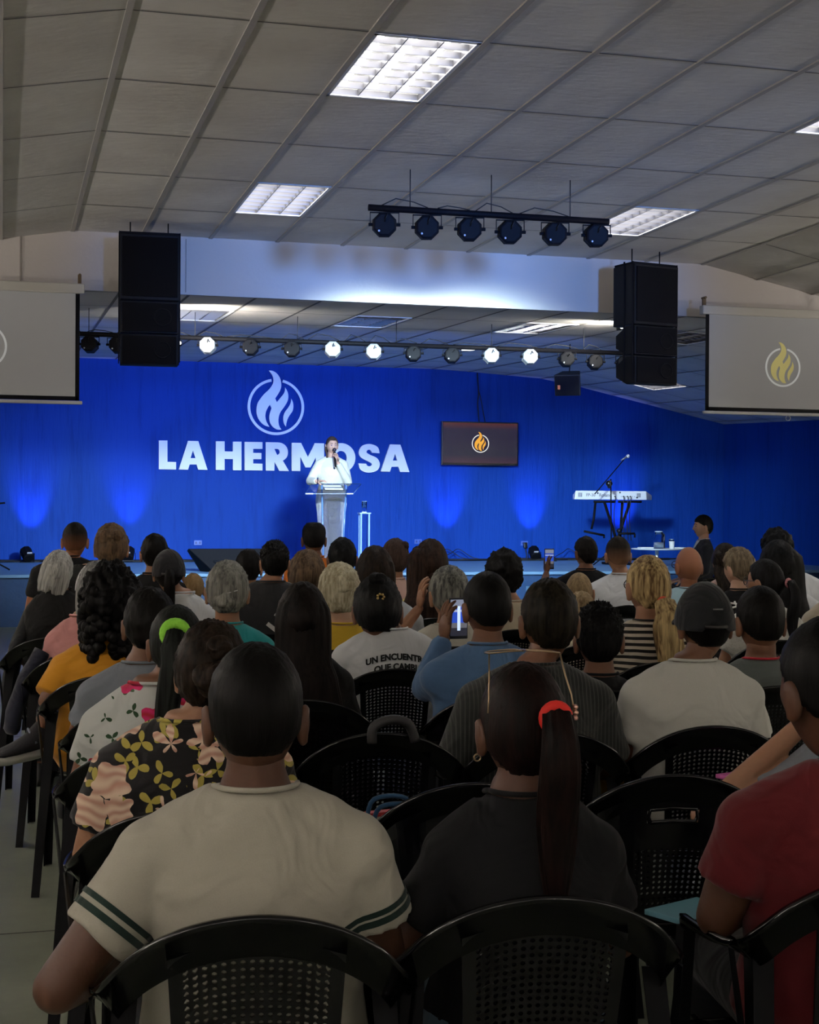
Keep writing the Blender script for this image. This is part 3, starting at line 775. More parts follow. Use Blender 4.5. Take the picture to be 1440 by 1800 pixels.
# hanging monitor speaker
p = atY(1001, 674, 17.0)
t = thing('monitor_speaker', 'black monitor speaker hanging tilted from the stage ceiling', 'speaker', tuple(p), -.55)
R = Matrix.Rotation(math.radians(14), 3, 'X')
pr = [(-.16, -.14), (.16, -.14), (.11, .16), (-.11, .16)]
mb = MB(); mb.v = [R @ V((x, y, -.13)) for x, y in pr]+[R @ V((x, y, .13)) for x, y in pr]
mb.f = [[3, 2, 1, 0], [4, 5, 6, 7]]+[[i, (i+1) % 4, (i+1) % 4+4, i+4] for i in range(4)]
mb.build('cabinet', MATS['speaker paint'], t, smooth=False, bevel=.01)
MB().box(R @ V((0, -.148, 0)), (.29, .012, .23), R).build('grille', DARKG, t, smooth=False)
MB().box(R @ V((-.10, -.158, -.02)), (.03, .006, .05), R).build('badge', mat('orange badge', (.5, .12, .02), .5), t, smooth=False)
MB().tube([(0, 0, .12), (0, .02, .2), (0, .03, zs(p.x, 17)-p.z)], .008, 6).build('hanger', BLACKM, t)
# ================================================================== THINGS ON THE STAGE
def put(px, py, z=SZ): return atZ(px, py, z)
# uplights along the wall foot, each with its glow on the wall
SPX = [(48, 972, 'far left by the stage wall'), (226, 970, 'behind the woman with the brown updo'), (737, 977, 'behind the woman with very long brown hair'), (940, 977, 'at the middle of the blue wall, right of the seated audience gap')]
for i, (x, y, d) in enumerate(SPX):
    p = atY(x, y, 22.0); p.z = SZ
    t = thing('uplight', ['black floor spotlight at the far left foot of the blue wall', 'black floor spotlight at the wall foot behind the woman with the brown updo',
              'black floor spotlight at the wall foot beside the tall column of brown hair', 'black floor spotlight with a pale label at the wall foot below the television'][i], 'spotlight', tuple(p), [.3, -.2, .2, -.1][i], 'floor spotlights along the blue wall')
    R = Matrix.Rotation(math.radians(35), 3, 'X')
    def oc(yy, rr): return [R @ V((rr*math.cos(PI/8+k*PI/4), yy, rr*math.sin(PI/8+k*PI/4)))+V((0, 0, .11)) for k in range(8)]
    MB().rings([oc(-.09, .06), oc(-.08, .08), oc(.08, .085), oc(.10, .085), oc(.10, .07), oc(.085, .065)]).build('housing', BLACKM, t, smooth=False)
    MB().rings([oc(.08, .066), oc(.088, .066)]).build('lens', LENS, t, smooth=False)
    yk = MB()
    for s in (-1, 1): yk.box((s*.10, 0, .07), (.006, .03, .13))
    yk.box((0, 0, .006), (.206, .05, .01)); yk.build('yoke', BLACKM, t, smooth=False)
    MB().box((0, -.10, .13), (.07, .006, .05), Matrix.Rotation(math.radians(35), 3, 'X')).build('label_plate', mat('pale sticker', (.45, .45, .5), .5), t, smooth=False)
for (x, y) in ((55, 905), (228, 880), (786, 905), (932, 908), (1092, 905)):
    g = atY(x, y, YW-.02)
    spot('uplight_beam', (g.x, YW-.34, SZ+.16), (g.x, YW-.02, g.z+.25), P_UP, (.16, .20, 1), 50, 1.0, .04)
# cables along the wall foot
random.seed(3)
cb = MB()
for k in range(5):
    pts = []; X = XL+.4+k*.3
    while X < 10.6:
        pts.append((X, 21.9+random.uniform(-.1, .35), SZ+.008+.004*k)); X += random.uniform(.4, .8)
    cb.tube(catmull(pts, 5, False), .011, 6)
for x in (785, 805, 1000, 680):
    p = atY(x, 975, 22.2)
    cb.tube(catmull([(p.x-.35, 22.1, SZ+.01), (p.x-.1, 22.2, SZ+.12), (p.x+.05, 22.3, SZ+.17), (p.x+.25, 22.2, SZ+.04), (p.x+.5, 22.1, SZ+.01)], 5, False), .006, 6)
tag(cb.build('cable_run', CABLE), 'tangle of thin black cables lying along the foot of the blue wall', 'cable')
p = atY(972, 985, 21.6)
t = thing('led_box', 'tiny box with a bright white light on the stage floor', 'power supply', (p.x, 21.6, SZ))
MB().box((0, 0, .03), (.10, .08, .06)).build('box', BLACKP, t, smooth=False, bevel=.005)
MB().ell((-.02, -.045, .035), .022, 10, 8).build('lamp', mat('white led', (1, 1, 1), .5, emis=(.7, .9, 1), estr=3), t)
for (x, y, l) in ((348, 954, 'blue painted socket plate on the wall above the black stage monitor'), (735, 952, 'blue painted socket plate on the wall left of the middle glow'), (922, 955, 'blue painted socket plate with a plug and cord beside the brightest glow')):
    p = atY(x, y, YW-.012)
    t = thing('wall_socket', l, 'socket', tuple(p), 0, 'sockets on the stage wall')
    MB().box((0, 0, 0), (.12, .02, .075)).build('plate', mat('socket blue', (.05, .12, .5), .4), t, smooth=False, bevel=.004)
    for s in (-1, 1): MB().box((s*.028, -.012, 0), (.03, .004, .035)).build('outlet', mat('socket dark', (.02, .05, .25), .5), t, smooth=False)
    if x == 922:
        MB().box((0, -.04, -.03), (.05, .07, .09)).build('plug', BLACKP, t, smooth=False, bevel=.008)
        MB().tube([(0, -.05, -.07), (.02, -.06, -.2), (-.02, -.1, -.3)], .008, 6).build('cord', CABLE, t)

# stage monitor wedge
a = atY(330, 964, 18.75); b = atY(475, 964, 18.75); hgt = a.z-SZ
t = thing('stage_monitor', 'wide black wedge monitor lying at the front of the stage', 'speaker', ((a.x+b.x)/2, 18.5, SZ), .0)
W = b.x-a.x
mb = MB()
pr = [(0, .08, .0), (.34, .08, .0)]
mb.v = [V((-W/2+.30, -.02, 0)), V((W/2-.20, -.02, 0)), V((W/2-.06, .30, 0)), V((-W/2+.16, .30, 0)), V((-W/2, .18, hgt)), V((W/2, .18, hgt)), V((W/2, .34, hgt-.03)), V((-W/2, .34, hgt-.03))]
mb.f = [[3, 2, 1, 0], [0, 1, 5, 4], [1, 2, 6, 5], [2, 3, 7, 6], [3, 0, 4, 7], [4, 5, 6, 7]]
mb.build('cabinet', mat('wedge black', (.004, .004, .006), .75, spec=.2), t, smooth=False, bevel=.01)
MB().box((0, .05, hgt*.45), (W*.42, .02, .03), Matrix.Rotation(.5, 3, 'X')).build('handle', BLACKP, t, smooth=False, bevel=.004)

# acrylic lectern
def clear(name, tint=(.92, .97, 1)):
    m, nt, N, L, B = newmat(name)
    B.inputs['Base Color'].default_value = (*tint, 1); B.inputs['Roughness'].default_value = .03
    B.inputs['Transmission Weight'].default_value = 1; B.inputs['IOR'].default_value = 1.12
    return m
ACR = clear('clear acrylic', (1, 1, 1)); ACRE = mat('acrylic edge', (.10, .20, .42), .2, spec=.6)
GLASSW = clear('drinking glass')
LY = 18.75
pl = atY(588, 985, LY); pl.z = SZ
t = thing('lectern', 'clear acrylic lectern in front of the woman in white', 'lectern', tuple(pl))
def L_(px, py, dy=0):
    q = atY(px, py, LY+dy); return V((q.x-pl.x, dy, q.z-SZ))
tl, tr = L_(548, 851, .30), L_(635, 851, .30); bl_, br = L_(537, 868, -.05), L_(621, 868, -.05)
mb = MB(); d = V((0, 0, .008))
mb.v = [bl_-d, br-d, tr-d, tl-d, bl_+d, br+d, tr+d, tl+d]
mb.f = [[3, 2, 1, 0], [4, 5, 6, 7], [0, 1, 5, 4], [1, 2, 6, 5], [2, 3, 7, 6], [3, 0, 4, 7]]
mb.build('reading_shelf', ACR, t, smooth=False)
e = MB(); e.tube([tl, tr], .006, 6); e.tube([tr, br], .004, 6); e.tube([tl, bl_], .003, 6)
e.build('shelf_edge', ACRE, t)
lip = MB(); lip.tube([bl_, bl_+(br-bl_)*.16], .009, 6); lip.tube([br-(br-bl_)*.13, br], .009, 6); lip.tube([bl_, br], .003, 6)
lip.build('shelf_lip', mat('bright acrylic', (.75, .85, .95), .2), t)
for xa, xb, nm_ in ((566, 569, 0), (609, 601, 1)):
    q0, q1 = L_(xa, 853, .1), L_(xb, 968, .1); q1.z = 0
    MB().tube([q0, q1], .011, 8).build('leg', ACRE, t)
q0, q1 = L_(570, 855, .1), L_(606, 855, .1)
MB().raw([q0, q1, V((L_(601, 960, .1).x, .1, .02)), V((L_(569, 960, .1).x, .1, .02)), q0+V((0, .01, 0)), q1+V((0, .01, 0)), V((L_(601, 960, .1).x, .11, .02)), V((L_(569, 960, .1).x, .11, .02))],
         [[0, 1, 2, 3], [7, 6, 5, 4], [0, 4, 5, 1], [1, 5, 6, 2], [2, 6, 7, 3], [3, 7, 4, 0]]).build('front_panel', ACR, t, smooth=False)
MB().box((-.02, .1, .012), (.55, .40, .02)).build('base', ACR, t, smooth=False)
# papers on the lectern
q = pl+(tl+tr+bl_+br)/4
o = MB().box((0, 0, 0), (.24, .16, .004), Matrix.Rotation(math.atan2((tl-bl_).z, .35), 3, 'X')).build('paper_sheet', mat('paper', (.8, .82, .8), .8), loc=q+V((0, .0, .018)), smooth=False)
tag(o, 'white sheet of notes lying on the clear lectern', 'paper')

# clear column with a glass of water
pc = atY(640, 985, 19.4); top = atY(640, 901, 19.4); pc.z = SZ; ch = top.z-SZ
t = thing('acrylic_column', 'slim clear acrylic column standing right of the lectern', 'pedestal', tuple(pc))
for s in (-1, 1):
    for q in (-1, 1): MB().box((s*.055, q*.05, ch/2), (.022, .014, ch-.02)).build('upright', mat('frosted acrylic', (.24, .40, .75), .3), t, smooth=False)
MB().box((0, 0, ch/2), (.08, .08, ch-.04)).build('core', ACR, t, smooth=False)
MB().box((0, 0, ch-.008), (.155, .14, .014)).build('top_plate', mat('plate acrylic', (.45, .6, .9), .2), t, smooth=False)
MB().box((0, 0, .01), (.2, .2, .02)).build('base_plate', MATS['plate acrylic'], t, smooth=False)
def glass(loc, r, h, label, grp=None, fill=.5):
    t = thing('water_glass', label, 'glass', loc, 0, grp)
    pr = [(0, .004), (r*.9, .002), (r, h), (r-.003, h), (r*.86, .010), (0, .012)]
    MB().rings([[V((a*math.cos(k*PI/10), a*math.sin(k*PI/10), z)) for k in range(20)] for a, z in ((r*.9, 0), (r, h), (r-.004, h), (r*.86, .012))]).build('glass', GLASSW, t)
    MB().torus((0, 0, h), r-.001, .0022, 'Z', 20, 6).build('rim', mat('bright rim', (.7, .85, 1), .15), t)
    MB().torus((0, 0, .005), r*.86, .006, 'Z', 20, 6).build('foot_ring', MATS['bright rim'], t)
    if fill: MB().loft([((0, 0, .013), r*.85, r*.85), ((0, 0, h*fill), r*.9, r*.9)], 20).build('water', clear('water '+label[:6], (.8, .92, 1)), t)
    return t
glass((pc.x, pc.y, ch+SZ), .035, .15, 'tall glass of water on top of the clear column', None, .7)

# digital piano on its stand with the boom microphone
KY = 20.2
a = atY(1010, 878, KY); b = atY(1137, 878, KY); c = atY(1162, 878, KY); kt = atY(1070, 863, KY).z
KW = (c.x-a.x); KH = kt-a.z; kz = a.z
tk = thing('keyboard_stand', 'black folding stand with crossed legs under the white digital piano', 'stand', (a.x+.5*KW, KY, SZ))
def K_(px, py, dy=0):
    q = atY(px, py, KY+dy); return V((q.x-(a.x+.5*KW), dy, q.z-SZ))
hz = kz-SZ
SB = .022
for (p0, p1) in (((1062, 881), (1097, 985)), ((1108, 881), (1072, 985))):
    q0, q1 = K_(*p0, 0), K_(*p1, 0); q1.z = .02; MB().tube([q0, q1], SB, 4).build('leg', BLACKM, tk, smooth=False)
q0, q1 = K_(1094, 881, .12), K_(1088, 985, .12); q1.z = .02; MB().tube([q0, q1], .018, 4).build('leg', BLACKM, tk, smooth=False)
MB().tube([K_(1044, 882), K_(1082, 882)], .016, 6).build('support_bar', BLACKM, tk); MB().tube([K_(1087, 882), K_(1128, 882)], .016, 6).build('support_bar', BLACKM, tk)
MB().tube([K_(1047, 882), K_(1044, 912), K_(1040, 930)], .017, 6).build('side_arm', BLACKM, tk)
f1 = MB(); f1.tube([K_(1027, 934, -.1), K_(1062, 941, -.1)], .016, 6); f1.tube([K_(1062, 940, -.1), K_(1062, 946, -.1)], .014, 6); f1.build('foot_bar', BLACKM, tk)
f1 = MB(); f1.tube([K_(1088, 938, -.1), K_(1116, 938, -.1)], .016, 6); f1.tube([K_(1116, 938, -.1), K_(1116, 945, -.1)], .014, 6); f1.build('foot_bar', BLACKM, tk)
for px_ in (1072, 1097): q = K_(px_, 985); MB().box((q.x, 0, .02), (.05, .5, .035)).build('floor_foot', BLACKM, tk, smooth=False, bevel=.005)
MB().ell(K_(1088, 933), (.035, .045, .035), 12, 8).build('lock_knob', BLACKP, tk)
t = thing('digital_piano', 'white digital piano seen from behind on a black stand', 'piano', (a.x+.5*KW, KY+.02, kz+.002))
hw = KW/2; bx = b.x-(a.x+.5*KW)
WP = mat('white piano body', (.78, .80, .86), .35)
mb = MB()
pr = [(-hw, 0), (bx, 0), (bx, KH), (-hw+.02, KH)]
mb.v = [V((-hw, -.02, 0)), V((bx, -.02, 0)), V((hw, .30, 0)), V((-hw+.1, .30, 0)), V((-hw+.02, -.02, KH)), V((bx-.01, -.02, KH)), V((hw, .30, KH*.55)), V((-hw+.1, .30, KH*.55))]
mb.f = [[3, 2, 1, 0], [4, 5, 6, 7], [0, 1, 5, 4], [1, 2, 6, 5], [2, 3, 7, 6], [3, 0, 4, 7]]
mb.build('body', WP, t, smooth=False, bevel=.006)
DK = mat('piano print', (.03, .03, .06), .5)
for txt, px_, sz in (('FP-30', 1038.5, .062), ('Roland', 1064, .07)):
    me = text_mesh(txt, sz, .0); q = atY(px_, 870.5, KY)
    for v in me.vertices: v.co = V((v.co.x+q.x-(a.x+.5*KW), -.0225, v.co.y+KH*.5))
    link('lettering', me, DK, t, smooth=False)
for px_ in (1020, 1123):
    g = MB(); q = atY(px_, 869, KY); x0 = q.x-(a.x+.5*KW)
    for r_ in range(4): g.box((x0, -.0222, KH*(.32+.13*r_)), (.06, .003, .005))
    for r_ in (-1, 0, 1): g.box((x0+r_*.022, -.0222, KH*.5), (.004, .003, .05))
    g.build('speaker_vent', DK, t, smooth=False)
g = MB()
for px_, py_ in ((1051, 867), (1090, 866)): q = atY(px_, py_, KY); g.ell((q.x-(a.x+.5*KW), -.022, q.z-kz), .013, 10, 6)
for k in range(7): g.box((.05+k*.035, -.0225, KH*.36), (.012, .003, .006))
g.box((.30, -.0225, KH*.25), (.03, .003, .02)); g.build('socket', DK, t, smooth=False)
g = MB()
for px_ in (1080, 1095, 1102, 1107):
    q = atY(px_, 872, KY); x0 = q.x-(a.x+.5*KW)
    g.tube(catmull([(x0, -.02, KH*.35), (x0-.01, -.09, KH*.2), (x0-.02, -.06, -.25), (x0+.03, -.02, -.6)], 4, False), .006, 6)
g.build('cord', CABLE, t)
mp = atY(1075, 975, 19.75); mp.z = SZ
t = thing('microphone_stand', 'black boom microphone stand rising behind the back of the white piano', 'microphone stand', tuple(mp))
def M_(px, py):
    q = atY(px, py, 19.75); return V((q.x-mp.x, 0, q.z-SZ))
MB().tube([(0, 0, .1), M_(1074, 842)], .010, 8).build('pole', BLACKM, t)
MB().tube([M_(1046, 868), M_(1097, 808)], .008, 8).build('boom', BLACKM, t)
MB().ell(M_(1071, 850), (.05, .045, .045), 14, 10).build('clutch', BLACKP, t)
MB().torus(M_(1071, 852), .045, .012, 'X', 16, 6).build('cable_coil', CABLE, t)
for k in range(3):
    an = k*2*PI/3+.5; MB().tube([(0, 0, .22), (.26*math.cos(an), .26*math.sin(an), .012)], .009, 6).build('leg', BLACKM, t)
q0, q1 = M_(1092, 809), M_(1104, 802)
t2 = thing('microphone', 'silver headed microphone at the tip of the boom stand', 'microphone', tuple(mp+q0))
MB().tube([V((0, 0, 0)), (q1-q0)*.95], [.010, .016], 12).build('handle', mat('mic body', (.25, .26, .3), .35, metal=.6), t2)
MB().ell(q1-q0, (.027, .027, .027), 14, 10).build('grille', mat('mic mesh', (.7, .72, .78), .35, metal=.5), t2)
# left edge boom stand
e0 = atY(-26, 884, 19.3); f0 = atY(9, 884, 19.3)
t = thing('microphone_stand', 'black microphone boom poking in from the left edge of the photo', 'microphone stand', (e0.x, 19.3, SZ))
MB().tube([(0, 0, .1), (0, 0, e0.z-SZ)], .011, 8).build('pole', BLACKM, t)
MB().tube([(0, 0, e0.z-SZ-.02), (f0.x-e0.x, 0, f0.z-SZ)], .010, 8).build('boom', BLACKM, t)
for k in range(3):
    an = k*2*PI/3; MB().tube([(0, 0, .18), (.30*math.cos(an), .30*math.sin(an), .012)], .010, 6).build('leg', BLACKM, t)

# round table with jug and glasses
TY = 19.3
pt = atY(1155, 964, TY); r_ = (atY(1197, 964, TY).x-atY(1114, 964, TY).x)/2
TH = pt.z-SZ
t = thing('side_table', 'low round white table on the stage holding a water jug', 'table', (pt.x, pt.y, SZ))
TW_ = mat('table white', (.72, .76, .8), .35)
MB().loft([((0, 0, TH-.018), r_*.97, r_*.97), ((0, 0, TH-.010), r_, r_), ((0, 0, TH), r_*.99, r_*.99)], 40).build('tabletop', TW_, t, smooth='auto')
MB().cyl((0, 0, .02), (0, 0, TH-.018), .026, 14).build('column', mat('chrome column', (.7, .7, .72), .25, metal=.9), t)
MB().loft([((0, 0, 0), .17, .17), ((0, 0, .012), .16, .16), ((0, 0, .03), .03, .03)], 28).build('base', TW_, t)
tz = SZ+TH
def T_(px): return atY(px, 960, TY).x
x0 = T_(1158)
t = thing('water_jug', 'clear glass water jug standing on the round white table', 'jug', (x0, TY, tz))
JR = .072; JH = (965-933)*depth(pt)/FPX-.02
def circ(r, z, n=24): return [V((r*math.cos(k*2*PI/n), r*math.sin(k*2*PI/n), z)) for k in range(n)]
MB().rings([circ(JR, 0), circ(JR*1.02, JH*.35), circ(JR*.62, JH*.75), circ(JR*.75, JH), circ(JR*.71, JH), circ(JR*.58, JH*.75), circ(JR*.96, JH*.35), circ(JR*.94, .008)]).build('glass', clear('jug glass', (.85, .93, 1)), t)
MB().torus((0, 0, JH), JR*.73, .006, 'Z', 24, 6).build('rim', MATS['bright rim'], t)
MB().tube(catmull([(JR*.7, 0, JH*.93), (JR*1.25, 0, JH*.8), (JR*1.2, 0, JH*.5), (JR*.95, 0, JH*.35)], 4, False), .007, 8).build('handle', mat('jug handle', (.03, .04, .07), .3), t)
MB().loft([((0, 0, .01), JR*.93, JR*.93), ((0, 0, JH*.36), JR*.94, JR*.94)], 24).build('ice_water', mat('cloudy ice water', (.75, .80, .88), .3), t)
x0 = T_(1178)
t = thing('paper_cup', 'white paper cup right of the water jug', 'cup', (x0-.01, TY-.08, tz))
MB().loft([((0, 0, 0), .030, .030), ((0, 0, .10), .040, .040)], 20).build('cup', WHITEM, t, smooth='auto'); MB().torus((0, 0, .10), .040, .003).build('rim', WHITEM, t)
glass((T_(1187), TY+.12, tz), .034, .125, 'empty drinking glass behind the paper cup on the round table', None, 0)
for x, y, wd, l in ((1134, TY-.02, .20, 'folded white napkin on the left side of the round table'), (1190, TY-.1, .16, 'folded white napkin on the right side of the round table')):
    o = MB().box((0, 0, .009), (wd, .12, .018)).build('napkin', mat('napkin', (.8, .82, .85), .9), loc=(T_(x), y, tz), smooth=False, bevel=.006)
    tag(o, l, 'napkin', 'napkins on the round table')
p = T_(1172)
t = thing('flask', 'slim dark flask behind the water jug', 'bottle', (p, TY+.11, tz))
MB().loft([((0, 0, 0), .026, .026), ((0, 0, .15), .026, .026), ((0, 0, .18), .015, .015)], 16).build('body', mat('flask blue', (.02, .03, .08), .3), t)
MB().cyl((0, 0, .18), (0, 0, .205), .016, 12).build('cap', BLACKP, t)

# ================================================================== PLASTIC CHAIRS
CBL = mat('chair leg plastic', (.003, .003, .004), .6, spec=.12)
CB = mat('chair plastic', (.0025, .0025, .0035), .16, spec=.45)
def rim_path():
    h = [(.0, .0, .815), (.07, .002, .808), (.135, .010, .788), (.195, .028, .752), (.238, .058, .706), (.262, .105, .668), (.275, .18, .648), (.280, .28, .640), (.276, .37, .632), (.262, .425, .610)]
    full = [(-x, y, z) for x, y, z in h[::-1]]+h[1:]
    return [V(p) for p in catmull(full, 4, False)]
RIM = rim_path()
def rim_at_x(x):
    """height/depth of the back arch above x"""
    best = min((p for p in RIM if p.y < .2), key=lambda p: abs(p.x-x)); return best
def make_chair(kind, label):
    t = thing('armchair', label, 'chair')
    # outer band: lip + inward web
    mb = MB(); P = RIM; n = len(P); secs = []
    for i, p in enumerate(P):
        tg = (P[min(n-1, i+1)]-P[max(0, i-1)]).normalized()
        k = min(1, max(0, (p.y-.05)/.15))                # 0 on the back, 1 on the arms
        inn = V((0, 0, -1)) if k < .5 else V((-1 if p.x > 0 else 1, 0, -.1))
        bk = V((-p.x*.9, .05, -.62)).normalized(); ar = V((-1 if p.x > 0 else 1, 0, -.05)).normalized()
        dn = (bk*(1-k)+ar*k).normalized(); wdt = .068*(1-k)+.052*k
        nr = tg.cross(dn).normalized()
        th = .004
        lip = .016
        back = V((0, -1, 0))*(1-k)+V((0, 0, 1))*k; back.normalize()
        secs.append([p-back*lip*.2+dn*.002, p+back*lip, p+back*lip+dn*.010, p+back*.004+dn*.014, p+dn*wdt+back*.004, p+dn*wdt-back*.004, p+dn*.012-back*.004])
    mb.rings(secs)
    mb.build('frame_rim', CB, t)
    # splat or solid back
    zb = .40
    bk = MB()
    if kind == 'mesh': hw0, hw1 = .118, .140
    else: hw0, hw1 = .17, .232
    def pt(u, v, off):
        hw = hw0+(hw1-hw0)*(v**.8); x = u*hw; r = rim_at_x(x)
        zt = r.z-.045; z = zb+(zt-zb)*v
        y = (.085*(1-v)+.0*v) + .6*x*x + off*.5; y = y*(1-v)+(r.y+.006)*v if v > .6 else y
        yy = .085*(1-v)**1.0+ r.y*v + .004
        return V((x, yy+off, z))
    def holes(u0, u1, v0, v1, nu, nv, dotted):
        """grid with octagonal holes, two skins"""
        th = .0035
        us = [-1]+[u0+(u1-u0)*i/nu for i in range(nu+1)]+[1]; vs = [0]+[v0+(v1-v0)*j/nv for j in range(nv+1)]+([.80, .89] if kind == 'solid' else [])+[1]
        for i in range(len(us)-1):
            for j in range(len(vs)-1):
                c = [(us[i], vs[j]), (us[i+1], vs[j]), (us[i+1], vs[j+1]), (us[i], vs[j+1])]
                if kind == 'solid' and .79 < (vs[j]+vs[j+1])/2 < .89 and abs(us[i]+us[i+1])/2 < .26: continue
                hole = 1 <= i <= nu and 1 <= j <= nv and dotted(i-1, j-1)
                if not hole:
                    for off, fl in ((th, 1), (-th, 0)):
                        q = [pt(a, b, off) for a, b in c]; n = len(bk.v); bk.v += q; bk.f.append([n, n+1, n+2, n+3] if fl else [n+3, n+2, n+1, n])
                else:
                    cu, cv = (us[i]+us[i+1])/2, (vs[j]+vs[j+1])/2; ru, rv = (us[i+1]-us[i])*.30, (vs[j+1]-vs[j])*.30
                    outer = []
                    for k in range(8):
                        a = k*PI/4; cx, sy_ = math.cos(a), math.sin(a); m = max(abs(cx), abs(sy_))
                        outer.append((cu+(us[i+1]-us[i])/2*cx/m, cv+(vs[j+1]-vs[j])/2*sy_/m))
                    inner = [(cu+ru*math.cos(k*PI/4), cv+rv*math.sin(k*PI/4)) for k in range(8)]
                    n = len(bk.v)
                    for off in (th, -th): bk.v += [pt(a, b, off) for a, b in outer]+[pt(a, b, off) for a, b in inner]
                    for k in range(8):
                        k2 = (k+1) % 8
                        bk.f.append([n+k, n+k2, n+8+k2, n+8+k]); bk.f.append([n+16+k, n+24+k, n+24+k2, n+16+k2]); bk.f.append([n+8+k, n+8+k2, n+24+k2, n+24+k])
        ed = [(-1, v) for v in vs], [(1, v) for v in vs]
        for E_ in ed:
            for p0, p1 in zip(E_, E_[1:]): bk.quad(pt(*p0, th), pt(*p1, th), pt(*p1, -th), pt(*p0, -th))
    if kind == 'mesh': holes(-.86, .86, .16, .93, 16, 22, lambda i, j: True)
    else:
        def dot(i, j):
            return j >= 3 and j <= 13 and 5 <= i <= 16
        holes(-.8, .8, .10, .70, 22, 16, dot)
    o = bk.build('backrest', CB, t, smooth=False)
    # handle slot surround on the solid kind
    if kind == 'solid':
        q = [(-.25, .80), (-.275, .845), (-.25, .89), (0, .89), (.25, .89), (.275, .845), (.25, .80), (0, .80)]
        lp = [pt(a, b, 0) for a, b in q]; lp.append(lp[0])
        MB().tube(lp, .0055, 8).build('handle_rim', CB, t)
    # seat
    st = MB(); N1, N2 = 12, 10; W0, W1 = .205, .235
    def sp(i, j, off):
        u = -1+2*i/N1; v = j/N2; y = .075+.40*v; x = u*(W0+(W1-W0)*v)
        z = .415+.012*u*u-.02*math.sin(v*PI)*(1-u*u)-(.03*max(0, v-.8)/.2) + .02*max(0, .2-v)/.2
        return V((x, y, z+off))
    n = len(st.v)
    for off in (0, -.006):
        for j in range(N2+1):
            for i in range(N1+1): st.v.append(sp(i, j, off))
    M_1 = (N1+1)*(N2+1)
    for j in range(N2):
        for i in range(N1):
            a0 = j*(N1+1)+i; st.f.append([a0, a0+1, a0+N1+2, a0+N1+1]); st.f.append([M_1+a0, M_1+a0+N1+1, M_1+a0+N1+2, M_1+a0+1])
    edge = [i for i in range(N1+1)]+[(j+1)*(N1+1)-1 for j in range(1, N2+1)]+[N2*(N1+1)+i for i in range(N1-1, -1, -1)]+[j*(N1+1) for j in range(N2-1, 0, -1)]
    for k in range(len(edge)):
        a0, b0 = edge[k], edge[(k+1) % len(edge)]; st.f.append([b0, a0, a0+M_1, b0+M_1])
    ap = MB(); ap.raw(st.v, st.f)
    for s in (-1, 1): ap.box((s*.222, .27, .385), (.012, .38, .06))
    ap.box((0, .476, .375), (.43, .010, .045)); ap.build('seat', CB, t)
    # legs: angle section, front ones reach the arms, rear ones splay back
    for s in (-1, 1):
        for (x0, y0, z0, x1, y1, z1) in ((.262, .425, .61, .272, .47, 0), (.225, .10, .66, .262, -.045, 0)):
            lg = MB(); sec = []
            for k in range(5):
                q = k/4; x = s*(x0+(x1-x0)*q); y = y0+(y1-y0)*q; z = z0+(z1-z0)*q; w_ = .036-.010*q; d_ = .045-.012*q
                fy = 1 if y0 > .3 else -1
                sec.append([V((x+s*.004, y+fy*.004, z)), V((x-s*w_, y+fy*.004, z)), V((x-s*w_, y, z)), V((x, y, z)), V((x, y-fy*d_, z)), V((x+s*.004, y-fy*d_, z))])
            lg.rings(sec); lg.build('leg', CBL, t, smooth=False)
    # side web between rim and rear leg
    for s in (-1, 1):
        w2 = MB()
        w2.rings([[V((s*.262, .10, .655)), V((s*.268, .115, .655)), V((s*.262, .13, .655))], [V((s*.238, .075, .44)), V((s*.244, .10, .44)), V((s*.236, .13, .44))], [V((s*.222, .08, .40)), V((s*.226, .10, .40)), V((s*.22, .13, .40))]])
        w2.build('side_web', CBL, t, smooth=False)
    return t

# ================================================================== PEOPLE
SK = {'tan': (.33, .17, .10), 'brown': (.15, .066, .035), 'dark': (.085, .036, .020), 'fair': (.50, .30, .21), 'ruddy': (.30, .12, .06)}
def skin(k):
    m = mat('skin '+k, SK[k], .5, spec=.35, bump=.06, bscale=90, var=.08)
    m.node_tree.nodes['Principled BSDF'].inputs['Subsurface Weight'].default_value = .08
    m.node_tree.nodes['Principled BSDF'].inputs['Subsurface Radius'].default_value = (.02, .008, .004)
    return m
def sst(x): x = max(0, min(1, x)); return x*x*(3-2*x)
def headP(d, fem=False):
    x, y, z = d
    px, py, pz = x*.0745, y*.094, z*.116
    px *= 1-.27*sst(-z*1.1)
    if y < 0:
        py *= (1-.26*sst((-z-.15)/.8))*(1+.05*math.exp(-((z-.15)/.4)**2))
    else:
        py *= 1-.06*sst(-z)
        ax = abs(x)
        py += .021*math.exp(-(x/.12)**2)*math.exp(-((z+.16)/.12)**2)
        py += .010*math.exp(-(x/.09)**2)*math.exp(-((z-.04)/.17)**2)
        py -= .009*math.exp(-((ax-.36)/.16)**2)*math.exp(-((z-.09)/.11)**2)
        py += .004*math.exp(-(ax/.5)**2)*math.exp(-((z-.28)/.08)**2)
        py += .006*math.exp(-(x/.26)**2)*math.exp(-((z+.46)/.055)**2)
        py -= .004*math.exp(-(x/.3)**2)*math.exp(-((z+.56)/.05)**2)
        py += .008*math.exp(-(x/.25)**2)*math.exp(-((z+.80)/.16)**2)
        px += (1 if x > 0 else -1)*.004*math.exp(-((ax-.62)/.2)**2)*math.exp(-((z+.12)/.18)**2)
    return V((px, py, pz))
